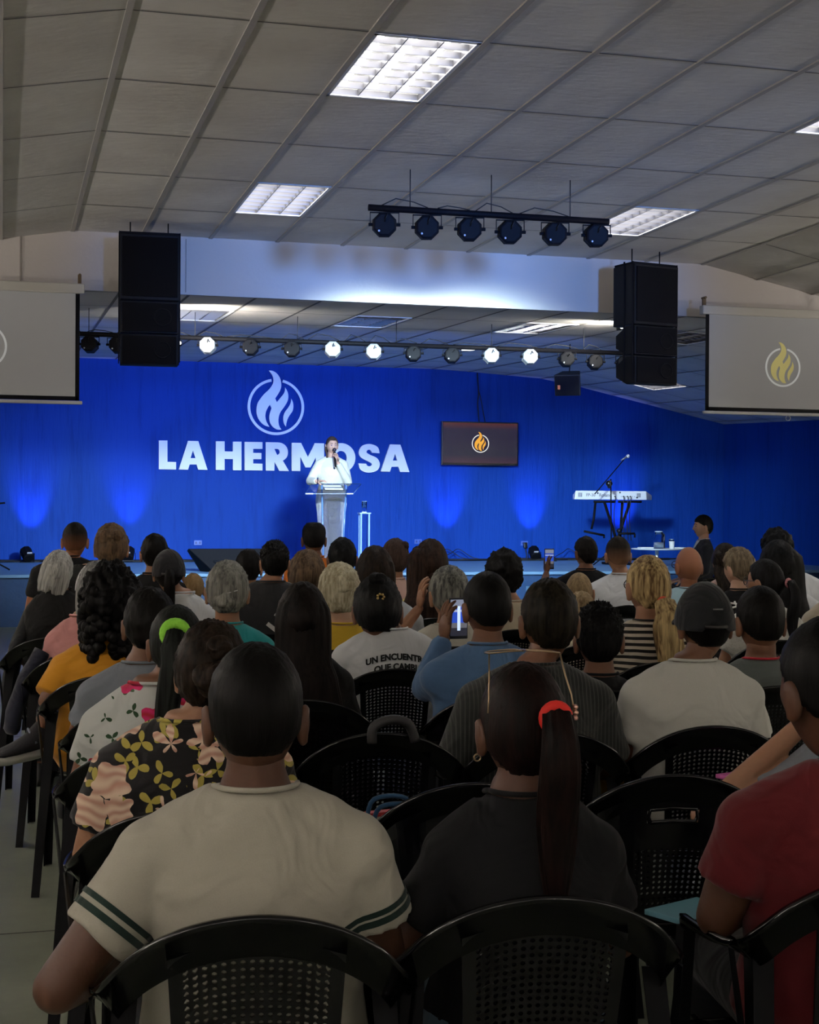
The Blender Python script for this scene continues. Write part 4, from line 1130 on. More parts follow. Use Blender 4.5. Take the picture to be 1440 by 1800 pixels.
def head_geo(mb, R, c, s, nu=36, nv=28, ears=True, ear_r=1.0):
    n = len(mb.v)
    mb.v.append(c+R @ (headP((0, 0, -1))*s))
    for i in range(1, nv):
        la = -PI/2+PI*i/nv
        for j in range(nu):
            lo = 2*PI*j/nu+PI/2
            mb.v.append(c+R @ (headP((math.cos(la)*math.cos(lo), math.cos(la)*math.sin(lo), math.sin(la)))*s))
    mb.v.append(c+R @ (headP((0, 0, 1))*s))
    e = n+1+(nv-2)*nu
    for j in range(nu):
        mb.f.append([n, n+1+(j+1) % nu, n+1+j]); mb.f.append([e+j, e+(j+1) % nu, n+1+(nv-1)*nu])
    for i in range(nv-2):
        for j in range(nu):
            a = n+1+i*nu+j; b = n+1+i*nu+(j+1) % nu; mb.f.append([a, b, b+nu, a+nu])
    if ears:
        for sd in (-1, 1):
            Re = R @ Matrix.Rotation(sd*-.42, 3, 'Z') @ Matrix.Rotation(-.15, 3, 'X')
            def ef(d):                                   # shell: hollow towards the front/outside
                return 1-.35*max(0, d.x*sd*.5+d.y*.7)*(1 if abs(d.z) < .8 else 0)
            mb.ell(c+R @ (V((sd*.082, -.008, -.012))*s), (.0115*s*ear_r, .021*s*ear_r, .035*s*ear_r), 12, 10, Re, ef)
            mb.torus((0, 0, 0), .001, .0001, seg=3, k=3) if False else None
    return mb
def hand_geo(mb, w, d, nrm, side, s=1, curl=.45, thumb_in=.5):
    """w wrist, d direction of the fingers, nrm palm facing, side +1 right hand"""
    d = V(d).normalized(); nrm = V(nrm); nrm = (nrm-d*nrm.dot(d)).normalized(); lat = d.cross(nrm)*side   # towards the little finger
    lat = -lat
    R = Matrix((lat, d, nrm)).transposed()
    mb.ell(w+d*.046*s, (.040*s, .052*s, .016*s), 14, 10, R)
    L_ = [.072, .080, .074, .058]; off = [.029, .0095, -.0105, -.029]
    for k in range(4):
        p = w+d*.082*s+lat*off[k]*s*1.0-d*abs(off[k])*.25; pts = [p-d*.02*s]; dd = d.copy(); a = curl*(.6+.15*k)
        for q, fr in enumerate((.42, .32, .26)):
            p = p+dd*L_[k]*fr*s; pts.append(p.copy()); dd = (dd*math.cos(a)+nrm*math.sin(a)).normalized()
            nn = (nrm-dd*nrm.dot(dd))
        mb.tube(pts, [.0095*s, .0092*s, .0084*s, .0062*s], 8); mb.ell(pts[-1], .0062*s, 8, 6)
    p = w+d*.028*s+lat*.028*s+nrm*.006*s; t1 = (d*.55+lat*.75+nrm*thumb_in).normalized(); t2 = (d*.9+lat*.2+nrm*(thumb_in+.15)).normalized()
    pts = [p, p+t1*.032*s, p+t1*.032*s+t2*.028*s, p+t1*.032*s+t2*.05*s]
    mb.tube(pts, [.014*s, .0115*s, .0105*s, .007*s], 8); mb.ell(pts[-1], .007*s, 8, 6)

# ---------------------------------------------------------------- hair pieces, in head space
def az_line(x, y, front=.40, side=-.02, back=-.62):
    r = math.hypot(x, y) or 1; c = y/r
    if c >= 0: return side+(front-side)*min(1, c*1.35)**1.1
    return side+(back-side)*min(1, -c*1.25)**.8
def shell(top=.016, sidet=.008, front=.42, side=-.02, back=-.62, amp=.002, freq=26, seed=0, spike=0, nu=72, nv=44, lump=0):
    mb = MB(); n0 = 0
    def P(la, lo):
        d = V((math.cos(la)*math.cos(lo), math.cos(la)*math.sin(lo), math.sin(la)))
        p = headP((d.x, min(d.y, .9) if d.y > .9 else d.y, d.z)) if False else V((d.x*.0745*(1-.25*sst(-d.z*1.1)), d.y*.094*((1-.24*sst((-d.z-.15)/.8))*(1+.05*math.exp(-((d.z-.15)/.4)**2)) if d.y < 0 else .98), d.z*.116))
        zl = az_line(d.x, d.y, front, side, back)
        m = sst((d.z-zl)/.09+.3)
        th = sidet+(top-sidet)*sst((d.z+.1)/.8)
        nn = V((d.x/.0745, d.y/.094, d.z/.116)).normalized()
        rp = noise.noise(V((d.x*freq*.5, d.y*freq*.5, d.z*2.2+seed)))*amp*2 + noise.noise(V((d.x*freq*1.2, d.y*freq*1.2, d.z*4+seed)))*amp
        if spike: rp += max(0, noise.noise(V((d.x*34, d.y*34, seed+3.3))))*spike*sst((d.z+.1)/.7)
        if lump: rp += noise.noise(V((d.x*4.2, d.y*4.2, d.z*4.2+seed)))*lump + abs(noise.noise(V((d.x*11, d.y*11, d.z*11+seed))))*lump*.8
        return p+nn*((th+rp)*m-.010*(1-m))
    mb.v.append(P(-PI/2, 0))
    for i in range(1, nv):
        for j in range(nu): mb.v.append(P(-PI/2+PI*i/nv, 2*PI*j/nu))
    mb.v.append(P(PI/2, 0)); e = 1+(nv-2)*nu
    for j in range(nu):
        mb.f.append([0, 1+(j+1) % nu, 1+j]); mb.f.append([e+j, e+(j+1) % nu, 1+(nv-1)*nu])
    for i in range(nv-2):
        for j in range(nu):
            a = 1+i*nu+j; b = 1+i*nu+(j+1) % nu; mb.f.append([a, b, b+nu, a+nu])
    return mb
def curtain(mb, L, w1=.09, back=-.115, seed=0, seg=84, wave=0, top=.085, cx=0, tdep=.03, w0=.088):
    """hair falling from the crown over nape and back"""
    keys = [(top, w0*.55, .05, -.025), (.05, w0*.92, .062, -.035), (0, w0, .062, -.045), (-.07, w0, .055, -.055), (-.14, w0*.98, .045, -.078), (-.20, (w0+w1)/2, tdep+.01, back+.005), (-.30, w1, tdep, back)]
    if L > .34: keys.append((-L*.85, w1*.95, tdep*.85, back-.003))
    keys.append((-L, w1*.72, tdep*.4, back-.002))
    keys = [k for k in keys if k[0] > -L or k is keys[-1]] if L > .2 else [k for k in keys[:-2] if k[0] > -L+.02]+[(-L, w0*.85, .03, -.075)]
    R_ = []; NS = 30
    zs_ = [top-(top+L)*i/NS for i in range(NS+1)]
    for z in zs_:
        for a, b in zip(keys, keys[1:]):
            if a[0] >= z >= b[0]:
                t = (a[0]-z)/(a[0]-b[0]); t = sst(t)*.5+t*.5
                rx, ry, cy = [a[k]+(b[k]-a[k])*t for k in (1, 2, 3)]; break
        ring = []
        for j in range(seg):
            th = 2*PI*j/seg; cx_, sy_ = math.cos(th), math.sin(th)
            rp = 1+.05*noise.noise(V((cx_*6, sy_*6, z*1.5+seed)))+.05*noise.noise(V((cx_*18, sy_*18, z*2.5+seed*2)))
            zz = z
            if z < -L*.8: zz += .04*noise.noise(V((cx_*7, sy_*7, seed+9)))
            wx = wave*math.sin(z*38+th*2+seed)
            ring.append(V((cx+(cx_*rx)*rp+wx, cy+sy_*ry*rp+wx*.5, zz)))
        R_.append(ring)
    mb.rings(R_[::-1]); return mb
def tail(mb, tie, L, r=.03, seed=0, x1=0, back=-.14, wave=0, seg=40, flat=.7):
    tie = V(tie); pts = [tie, tie+V((0, -.035, .006)), tie+V((x1*.2, -.055, -.035))]; N_ = 12
    for i in range(1, N_+1):
        t = i/N_; pts.append(V((tie.x+x1*t+wave*math.sin(t*9+seed), back+ (tie.y-.06-back)*(1-sst(t*2)) , tie.z-.05-(L-.05)*t)))
    rad = [r*.55, r*.8, r*.95]+[r*(1.0+.15*math.sin(i/N_*PI)-.72*(i/N_)**2.2) for i in range(1, N_+1)]
    mb.tube(pts, rad, seg, squash=flat, up=(0, 1, 0), ripple=lambda th, t: 1+.16*noise.noise(V((math.cos(th)*5, math.sin(th)*5, t*1.5+seed)))+.10*noise.noise(V((math.cos(th)*14, math.sin(th)*14, t*2.5+seed))))
    return mb
def bun(mb, c, r, seed=0):
    mb.ell(c, (r, r*.8, r*.85), 40, 24, fn=lambda d: 1+.10*math.sin(math.atan2(d.z, d.x)*3+d.y*5+seed)+.07*noise.noise(V((d.x*9, d.y*9, d.z*9+seed)))); return mb

def make_hair(style, seed, o):
    """returns MB for the hair and extra parts [(name, MB, material)]"""
    ex = []
    k = style
    if k == 'short': mb = shell(.014, .006, side=.08, amp=.0018, seed=seed, lump=.004)
    elif k == 'fade': mb = shell(.014, .0045, back=-.50, amp=.0012, seed=seed)
    elif k == 'flat':
        mb = shell(.020, .0045, back=-.45, amp=.001, seed=seed)
        for v in mb.v:
            if v.z > .05: v.x *= 1+.10*sst((v.z-.05)/.06); v.y *= 1+.05*sst((v.z-.05)/.06)
            if v.z > .118: v.z = .118+(v.z-.118)*.35+.004
    elif k == 'spiky': mb = shell(.018, .006, amp=.003, seed=seed, spike=.020, nu=110, nv=70)
    elif k == 'wavyshort': mb = shell(.024, .014, amp=.003, seed=seed, lump=.014)
    elif k == 'curly':
        mb = shell(.020, .022, back=-.95, side=-.55, amp=.003, seed=seed, lump=.018, nu=100, nv=70)
        rg = random.Random(int(seed*10))
        for _ in range(150):
            az = rg.uniform(-.35, PI+.35); z_ = rg.uniform(-.185, .04); rr = .088-.012*max(0, -z_-.1)/.08
            mb.ell((rr*math.cos(az), -.012-rr*1.02*math.sin(az), z_), rg.uniform(.013, .024), 10, 7)
    elif k == 'long': mb = shell(.016, .018, back=-.9, side=-.5, amp=.002, seed=seed); curtain(mb, o.get('L', .5), o.get('w1', .10), seed=seed, wave=o.get('wave', .0), cx=o.get('cx', 0), w0=o.get('w0', .09))
    elif k == 'bob': mb = shell(.020, .020, back=-.9, side=-.5, amp=.003, seed=seed); curtain(mb, o.get('L', .16), .09, back=-.08, seed=seed, w0=.092)
    elif k == 'pony':
        mb = shell(.012, .007, front=.60, back=-.66, side=-.15, amp=.0013, freq=34, seed=seed)
        tz = o.get('tz', .0); ty = -.098-.004*(tz > -.02)+max(0, tz-.05)*.35
        tail(mb, (o.get('tx', 0), ty, tz), o.get('L', .28), o.get('r', .03), seed, o.get('x1', 0), back=o.get('back', -.14), wave=o.get('wave', 0))
        if o.get('tie'): ex.append(('hair_tie', MB().torus((o.get('tx', 0), ty-.018, tz+.004), .018*o.get('tr', 1), .010*o.get('tr', 1), 'Y', 20, 8), o['tie']))
    elif k == 'bun':
        mb = shell(.016, .012, back=-.66, side=-.2, amp=.003, freq=30, seed=seed); bun(mb, o.get('bc', (0, -.10, .02)), o.get('br', .042), seed)
    elif k == 'updo':
        mb = shell(.017, .013, back=-.62, side=-.2, amp=.003, freq=34, seed=seed, lump=.004); bun(mb, o.get('bc', (0, -.095, .03)), o.get('br', .05), seed)
        bun(mb, (.03, -.085, .07), .035, seed+2)
    elif k == 'undercap': mb = shell(.003, .006, back=-.60, amp=.0006, seed=seed, nu=60, nv=40)
    elif k == 'stubble': mb = shell(.002, .0015, front=.0, side=.15, back=-.55, amp=.0004, seed=seed, nu=40, nv=30)
    else: mb = None
    return mb, ex
def cap_parts(fwd=True, pony=False):
    dome = MB(); nu, nv = 40, 14
    R_ = []
    for i in range(nv+1):
        la = (-.02+1.5*i/nv); la = min(la, 1.5)
        ring = []
        for j in range(nu):
            lo = 2*PI*j/nu; d = (math.cos(la)*math.cos(lo), math.cos(la)*math.sin(lo), math.sin(la))
            z = d[2]*.138+(-.012 if d[1] < 0 else 0)*(1-i/nv)
            if d[1] < -.6 and i < 4 and abs(d[0]) < .4: z += .03*(1-i/4.0)*(1-(abs(d[0])/.4)**2)      # arch of the back opening
            ring.append(V((d[0]*.095, d[1]*.117, z)))
        R_.append(ring)
    dome.rings(R_)
    ex = [('cap', dome, 'CAP')]
    br = MB(); pts = []; N_ = 16; up = []
    for off in (0, .005):
        for i in range(N_+1):
            a = PI*i/N_; pts.append(V((.078*math.cos(a), .085+.085*math.sin(a), .012-.02*math.cos(a)**2*1.0+off)))
    n = N_+1
    br.v = pts; br.f = [list(range(n))[::-1], list(range(n, 2*n))]+[[i, (i+1) % n, (i+1) % n+n, i+n] for i in range(n)]
    ex.append(('cap_brim', br, 'CAP'))
    st = MB(); st.tube([V((-.036, -.110, .002)), V((0, -.119, .0)), V((.036, -.110, .002))], .006, 6, squash=1.0); ex.append(('cap_strap', st, 'STRAP'))
    bt = MB().ell((0, 0, .138), .007, 10, 6); ex.append(('cap_button', bt, 'CAP'))
    return ex
def glasses(mb, up=False):
    for s in (-1, 1):
        pts = [V((s*(.036+.027*math.cos(a)), .100-.012*(math.cos(a)*.5+.5)*1, .010+.021*math.sin(a))) for a in [k*PI/8 for k in range(17)]]
        mb.tube(pts, .0022, 6)
        mb.tube([V((s*.064, .088, .014)), V((s*.080, .05, .014)), V((s*.083, 0, .012)), V((s*.084, -.02, -.006))], .0022, 6)
    mb.tube([V((-.010, .102, .012)), V((.010, .102, .012))], .002, 6); return mb

PEOPLE = []
CHAIRDATA = []
def person(px, py, wpx, row=None, Y=None, sex='m', hair='short', hc=(.008, .006, .005), hc2=None, shirt=None, sleeve='short', sk='tan',
           label='', cat='person', hyaw=0, hp=0, hroll=0, byaw=-8, bw=1.0, hopt={}, arms={}, legs={}, trousers=None, shoe=None, detail=None, chair='mesh', cap=None, specs=None,
           seed=None, desc=None, dx=0, drop=0, loose=0, beard=None, collar=None, face=False, fadec=False, belly=1.0, group='audience seated in black chairs', extra=None, headgear=None, tieups=None, lean=0):
    Yh = 2.5+.843*row if Y is None else Y
    top = atY(px, py, Yh); z = depth(top)
    hs = max(.80, min(1.16, wpx*z/FPX/.160)); Zt = top.z
    fem = sex == 'f'
    by = math.radians(byaw); root_p = V((top.x+dx, Yh-.10, 0)) - V((math.sin(-by)*.10, 0, 0))
    seed = seed if seed is not None else (px*.37+py*.11) % 50
    rows_near = z
    vox = .0085 if z < 4.0 else (.0115 if z < 6.5 else .016)
    root = thing('person', label, cat, tuple(root_p), by, group)
    hcn = V((0-dx, .10, Zt-.128*hs))
    Rh = Matrix.Rotation(math.radians(-hyaw), 3, 'Z') @ Matrix.Rotation(math.radians(-hp), 3, 'X') @ Matrix.Rotation(math.radians(hroll), 3, 'Y')
    if hp: hcn = hcn+V((0, .05*math.sin(math.radians(hp)), -.0*hs))
    sh = Zt-.302*hs-drop
    SW = (.355 if fem else .405)*bw*hs**.5
    H = sh-.48; by_ = belly*bw
    def secs(e):
        return [((0, .15, .435-e), .145*bw+e, .12+e), ((0, .15, .50), .178*by_+e, .135*belly+e), ((lean*.3, .125, .50+.3*H), (.145 if fem else .160)*by_+e, .118*belly+e),
                ((lean*.6, .11, .50+.6*H), (.150 if fem else .168)*bw+e, .118+e), ((lean*.8, .105, sh-.10), (.165 if fem else .182)*bw+e, .112+e),
                ((lean, .10, sh-.045), .385*SW+e, .092+e), ((lean, .095, sh-.008), .30*SW+e, .076+e), ((lean, .093, sh+.03), .17*SW+e, .064+e*.8), ((lean, .093, sh+.058), .062+e*.6, .060+e*.6)]
    nk = lean
    core = MB()
    core.loft(secs(0)+[((nk*.9, .094, sh+.08), .055, .058), ((hcn.x*.6+nk*.4, hcn.y-.012, hcn.z-.085*hs), .050*hs, .054*hs), ((hcn.x, hcn.y-.004, hcn.z-.03*hs), .048*hs, .052*hs)], 22)
    shd = {}; armpts = {}
    for s, nm_ in ((-1, 'L'), (1, 'R')):
        shd[nm_] = V((lean+s*(SW/2-.050), .098, sh-.062))
        A = arms.get(nm_)
        if A: el, wr, hd, hn = [V(q) for q in A[:4]]; cu = A[4] if len(A) > 4 else .45
        else:
            el = V((s*(SW/2+.012), .13, max(.665, sh-.30))); wr = V((s*.115, .355, .635)); hd = V((-s*.5, .85, -.25)); hn = V((0, -.2, -1)); cu = .55
        armpts[nm_] = (shd[nm_], el, wr, hd, hn, cu)
        core.ell(shd[nm_], .054 if fem else .059, 14, 10)
        core.tube([V((lean+s*.045, .094, sh+.012)), shd[nm_].lerp(V((lean, .094, sh+.012)), .35)+V((0, 0, .008)), shd[nm_]], [.050, .056, .054 if fem else .059], 12)
        ra = (.041 if fem else .046)*bw**.7
        core.tube([shd[nm_], shd[nm_].lerp(el, .5), el], [ra*1.12, ra*1.04, ra*.86], 12); core.ell(el, ra*.86, 12, 8)
        core.tube([el, el.lerp(wr, .35), wr], [ra*.84, ra*.82, .026], 12); core.ell(wr, .026, 10, 8)
    kn = {}
    for s, nm_ in ((-1, 'L'), (1, 'R')):
        k_, an = legs.get(nm_, (V((s*.13, .54, .50)), V((s*.12, .50, .09))))[:2]
        k_ = V(k_); an = V(an); kn[nm_] = (k_, an)
        core.tube([V((s*.085, .17, .49)), k_], [.075*bw, .055], 12); core.ell(k_, .055, 12, 8)
        core.tube([k_, k_.lerp(an, .35), an], [.052, .054, .034], 12)
    me = remesh(core, vox, 5)
    # head and hands join the same mesh
    ex = MB(); nu = 48 if z < 4 else (36 if z < 7 else 24)
    head_geo(ex, Rh, hcn, hs, nu, int(nu*.75), ear_r=1.0)
    for s, nm_ in ((-1, 'L'), (1, 'R')):
        a = armpts[nm_]; hand_geo(ex, a[2], a[3], a[4], s, .95*hs if not fem else .87*hs, a[5])
    bm_v = [v.co.copy() for v in me.vertices]; bm_f = [list(p.vertices) for p in me.polygons]
    ex.raw(bm_v, bm_f); bpy.data.meshes.remove(me)
    ex.build('body', skin(sk), root)
    # shirt
    if shirt is not None:
        e = .011+loose; sb = MB(); sb.loft(secs(e), 26)
        for s, nm_ in ((-1, 'L'), (1, 'R')):
            p0, el, wr = armpts[nm_][:3]; ra = (.041 if fem else .046)*bw**.7+.008+loose*.5
            sb.ell(p0, (.054 if fem else .059)+.010+loose*.6, 14, 10)
            sb.tube([V((lean+s*.045, .094, sh+.012)), p0.lerp(V((lean, .094, sh+.012)), .35)+V((0, 0, .008)), p0], [.052+e*.6, .057+e*.8, (.054 if fem else .059)+.009], 12)
            if sleeve == 'short':
                q = p0.lerp(el, .62); sb.tube([p0, p0.lerp(el, .35), q], [ra*1.12, ra*1.14, ra*1.18], 14)
            elif sleeve == 'elbow':
                q = p0.lerp(el, .88); sb.tube([p0, p0.lerp(el, .5), q], [ra*1.15, ra*1.2, ra*1.22], 14)
            elif sleeve == 'cap':
                q = p0.lerp(el, .34); sb.tube([p0, q], [ra*1.12, ra*1.16], 14)
            elif sleeve == 'long':
                sb.tube([p0, p0.lerp(el, .5), el], [ra*1.12, ra*1.05, ra*.95], 14); sb.ell(el, ra*.95, 12, 8)
                w2 = el.lerp(wr, .95); sb.tube([el, el.lerp(w2, .4), w2], [ra*.94, ra*.92, .036], 14)
        sm = remesh(sb, vox, 4)
        amp = .0045 *(1.5 if z < 3.2 else 1) if z < 7.5 else 0
        if amp:
            cos_ = [v.co.copy() for v in sm.vertices]; nrm_ = [v.normal.copy() for v in sm.vertices]; new = []
            for c, nn_ in zip(cos_, nrm_):
                f = noise.noise(V((c.x*6+c.z*5+seed, c.y*5, c.z*9-c.x*4)))+.6*noise.noise(V((c.x*16-c.z*9, c.y*12+seed, c.z*15)))
                new += list(c+nn_*(f*amp+.001))
            sm.vertices.foreach_set('co', new); sm.update()
        so_ = link('shirt', sm, shirt, root)
        bv = BVHTree.FromPolygons([v.co for v in sm.vertices], [list(p.vertices) for p in sm.polygons])
        if collar != 'none':
            # ribbed neckline
            pts = []
            for k in range(25):
                a = 2*PI*k/24; pts.append(V((nk+(.066+e*.3)*math.cos(a), .093+(.064+e*.3)*math.sin(a), sh+.060+ (.004 if math.sin(a) < 0 else -.016*math.sin(a)))))
            MB().tube(pts, .0048, 8).build('collar', collar or shirt, so_)
    else: so_ = None; bv = None
    # trousers and shoes
    tm = trousers or cloth('black trousers', (.008, .008, .010))
    tb = MB(); tb.loft([((0, .15, .425), .16*bw, .135), ((0, .15, .50), .19*by_, .15*belly), ((0, .14, .56), .178*by_, .14*belly)], 20)
    for s, nm_ in ((-1, 'L'), (1, 'R')):
        k_, an = kn[nm_]
        tb.tube([V((s*.085, .17, .49)), k_], [.09*bw, .069], 14); tb.ell(k_, .069, 12, 8); tb.tube([k_, k_.lerp(an, .5), k_.lerp(an, .93)], [.067, .062, .052], 14)
    if z < 4.5 or legs: link('trousers', remesh(tb, .012, 3), tm, root)
    else: tb.build('trousers', tm, root)
    for s, nm_ in ((-1, 'L'), (1, 'R')):
        if nm_ in legs and len(legs[nm_]) > 2: continue
        an = kn[nm_][1]; sb = MB()
        sb.loft([((an.x, an.y+.03, .0), .04, .12), ((an.x, an.y+.03, .03), .045, .125), ((an.x, an.y+.0, .07), .038, .075), ((an.x, an.y-.01, .11), .036, .045)], 16)
        sb.build('shoe', shoe or mat('dark shoe', (.01, .01, .012), .5), root)
    # hair
    if hair and hair != 'bald':
        hm = hairmat('hair %.3f %.3f %.3f %s' % (hc[0], hc[1], hc2[0] if hc2 else 0, sk if fadec else ''), hc, hc2, fade=SK[sk] if fadec else None)
        hb, exs = make_hair(hair, seed, hopt)
        ho = hb.build('hair', hm, root, loc=hcn); ho.rotation_euler = Rh.to_euler(); ho.scale = (hs, hs, hs)
        for nm_, b_, m_ in exs: b_.build(nm_, m_, ho)
    if cap:
        co = None
        for nm_, b_, m_ in cap_parts():
            mm = cap if m_ == 'CAP' else mat('cap strap', (.02, .02, .02), .5)
            if co is None:
                co = b_.build(nm_, mm, root, loc=hcn); co.rotation_euler = Rh.to_euler(); co.scale = (hs, hs, hs)
            else: b_.build(nm_, mm, co)
    if specs:
        g = glasses(MB()).build('glasses', specs, root, loc=hcn); g.rotation_euler = Rh.to_euler(); g.scale = (hs, hs, hs)
    if face:
        def onhead(d, off=0): return hcn+Rh @ ((headP(V(d).normalized())+V(d).normalized()*off)*hs)
        ey = mat('eye white', (.7, .7, .7), .2); ir = mat('iris', (.02, .01, .005), .15)
        for s in (-1, 1):
            b_ = MB().ell(onhead((s*.36, .90, .09), -.006), .0125*hs, 12, 8).build('eye', ey, root)
            MB().ell(onhead((s*.36, .90, .09), .0045), .0055*hs, 10, 6).build('iris', ir, b_)
            MB().tube([onhead((s*.16, .95, .27), .0015), onhead((s*.36, .9, .31), .0015), onhead((s*.55, .8, .25), .001)], .0028*hs, 6).build('eyebrow', hairmat('brow', (.01, .007, .005)), root)
        MB().tube([onhead((-.22, .9, -.49), .001), onhead((-.08, .94, -.46), .002), onhead((.08, .94, -.46), .002), onhead((.22, .9, -.49), .001)], .0036*hs, 6).build('lips', mat('lips', (.30, .07, .06), .4), root)
    if beard is not None:
        bb = MB()
        for k in range(13):
            pass
    PEOPLE.append(root)
    if chair: CHAIRDATA.append((root_p - V((math.sin(-by), math.cos(by), 0))*.105, by, chair, desc or label))
    return dict(root=root, hcn=hcn, Rh=Rh, hs=hs, sh=sh, SW=SW, bv=bv, shirt=so_, z=z, arms=armpts, kn=kn, Zt=Zt)

def project_text(P, txt, x, z, size, m, arc=0, rot=0, bold=0, off=.003, spacing=1):
    """lettering laid onto the back of a shirt"""
    me = text_mesh(txt, size, bold, spacing=spacing)
    import bmesh
    bm = bmesh.new(); bm.from_mesh(me); bmesh.ops.subdivide_edges(bm, edges=[e for e in bm.edges if e.calc_length() > size*.25], cuts=2, use_grid_fill=False); bmesh.ops.triangulate(bm, faces=bm.faces); bm.to_mesh(me); bm.free()
    cr, sr_ = math.cos(rot), math.sin(rot)
    for v in me.vertices:
        u, w_ = v.co.x, v.co.y; w_ -= arc*u*u
        u, w_ = u*cr-w_*sr_, u*sr_+w_*cr
        r = P['bv'].ray_cast(V((x+u, -1, z+w_)), V((0, 1, 0)))
        y = r[0].y if r[0] is not None else 0
        v.co = V((x+u, y-off, z+w_))
    return link('lettering', me, m, P['shirt'], smooth=False)
def band(P, a, b, t, wd, m, off=.0025, ang=0):
    """thin printed band around a sleeve between a (shoulder) and b (elbow)"""
    d = (b-a).normalized(); u = d.orthogonal().normalized(); v_ = d.cross(u); R_ = [[], []]
    for q in range(2):
        c = a+(b-a)*t+d*wd*q
        for k in range(40):
            an = 2*PI*k/40; w_ = u*math.cos(an)+v_*math.sin(an)
            r = P['bv'].ray_cast(c+w_*.16, -w_)
            p = r[0] if r[0] is not None and (r[0]-c).length < .12 else c+w_*.06
            R_[q].append(p+w_*off)
    return MB().rings(R_, cap=False).build('sleeve_stripe', m, P['shirt'])

# ---------------------------------------------------------------- cloth colours
BLK = (.008, .006, .005); BRN = (.035, .018, .010); GRY = (.16, .16, .155); DGR = (.05, .05, .05)
C = dict(
    cream=cloth('cream white tee', (.42, .40, .33)), white=cloth('white tee', (.66, .68, .70)), white2=cloth('warm white tee', (.60, .60, .55)),
    black=cloth('black tee', (.0045, .0045, .0055), sheen=.03), black2=cloth('black shirt', (.006, .0055, .0055), sheen=.03), char=cloth('charcoal jacket', (.018, .018, .020)),
    mustard=cloth('mustard tee', (.62, .27, .02)), grey=cloth('washed grey tee', (.17, .19, .22)), pink=cloth('pink blouse', (.62, .28, .27)),
    teal=cloth('teal tee', (.02, .26, .27)), yellow=cloth('yellow top', (.55, .36, .03)), blue=cloth('blue long sleeved tee', (.07, .14, .27)),
    peach=cloth('peach top', (.55, .36, .30)), orange=cloth('orange tee', (.60, .16, .02)), lgrey=cloth('light grey top', (.32, .34, .36)),
    beige=cloth('beige blouse', (.50, .44, .33)), cream2=cloth('cream blouse', (.50, .48, .41)), lblue=cloth('pale blue shirt', (.34, .50, .56)),
    sage=cloth('dark grey green tee', (.09, .105, .10)), maroon=cloth('maroon polo', (.10, .007, .010)), navyj=cloth('navy jeans', (.012, .020, .06)), jeans=cloth('faded jeans', (.06, .10, .14)),
    ljeans=cloth('pale jeans', (.30, .34, .36)), whitep=cloth('white trousers', (.6, .6, .58)), suit=cloth('dark suit', (.010, .012, .018)), olive=cloth('yellowish top', (.42, .34, .12)))
STR = stripes('black and cream stripes', (.012, .010, .010), (.52, .46, .38), 'Z', .026, .5, waves=.02)
PIN = stripes('charcoal pinstripes', (.016, .017, .016), (.042, .044, .040), 'X', .012, .72)
FLO = flowers('black with pink flowers', (.008, .007, .008), (.55, .30, .22), (.78, .60, .46), (.40, .33, .07), 11.0, .49)
ROS = flowers('white with red roses', (.60, .62, .60), (.45, .02, .04), (.65, .03, .16), (.03, .07, .03), 9, .38, True, .7, .17)
LACE = flowers('white lace', (.62, .62, .58), (.50, .50, .46), (.66, .66, .62), (.52, .52, .48), 30, .3)
REDTIE = mat('red scrunchie', (.75, .02, .012), .7); CORAL = mat('coral scrunchie', (.85, .10, .05), .7, bump=.5, bscale=160)
GREEN = mat('lime scrunchie', (.30, .75, .06), .7, bump=.6, bscale=120)
GOLD = mat('gold metal', (.45, .32, .20), .3, metal=1); DKFR = mat('dark spectacle frame', (.01, .01, .012), .3)
PEARL = mat('pearl clip', (.75, .66, .5), .3)

# ---------------------------------------------------------------- row 0 (nearest)
A = person(450, 1130, 165, 0, shirt=C['cream'], sk='dark', hair='fade', hc=(.005, .004, .004), bw=1.06, trousers=C['whitep'],
           arms=dict(L=((-.32, .03, .665), (-.12, .33, .66), (.4, .9, -.1), (0, 0, -1))), label='man in a cream t-shirt with dark banded sleeves, nearest left', desc='man in the cream t-shirt with banded sleeves', loose=.006)
for s_ in 'LR':
    for q in (.40, .47): band(A, A['arms'][s_][0], A['arms'][s_][1], q, .010 if q < .45 else .012, cloth('dark green band', (.01, .025, .02)))
B = person(920, 1163, 150, 0, sex='f', shirt=C['black'], sk='dark', hair='pony', hc=(.007, .005, .005), hc2=(.025, .009, .007), bw=1.0, trousers=C['jeans'], sleeve='short',
           arms=dict(L=((-.25, .08, .66), (-.13, .36, .66), (.4, .9, -.1), (0, 0, -1))), hopt=dict(tie=REDTIE, tz=.035, L=.36, r=.036, tx=.035, x1=.0, back=-.135, tr=1.15),
           label='woman in a black t-shirt with red hair tie, glasses on her head', desc='woman in black with the red hair tie')
# sunglasses pushed up on her hair
sg = MB()
for s_ in (-1, 1):
    pts = []
    for k in range(25):
        a = 2*PI*k/24; cx, sy_ = math.cos(a), math.sin(a); m = (abs(cx)**4+abs(sy_)**4)**.25
        u_ = s_*.040+.034*cx/m; pts.append(V((u_*.88, .012+.034*sy_/m, .141-.002*sy_/m-.9*u_*u_)))
    sg.tube(pts, .0015, 6)
    sg.tube([V((s_*.064, -.010, .136)), V((s_*.068, -.035, .100)), V((s_*.073, -.060, .070)), V((s_*.076, -.068, .040))], .0016, 6)
sg.tube([V((-.010, .045, .137)), V((.010, .045, .137))], .0022, 6)
g = sg.build('glasses', GOLD, B['root'], loc=B['hcn']); g.rotation_euler = B['Rh'].to_euler()
orn = MB()
for k in range(6): a = k*PI/3; orn.ell((.078, -.070+.006*math.cos(a), .040+.011*math.sin(a)), .0045, 8, 6)
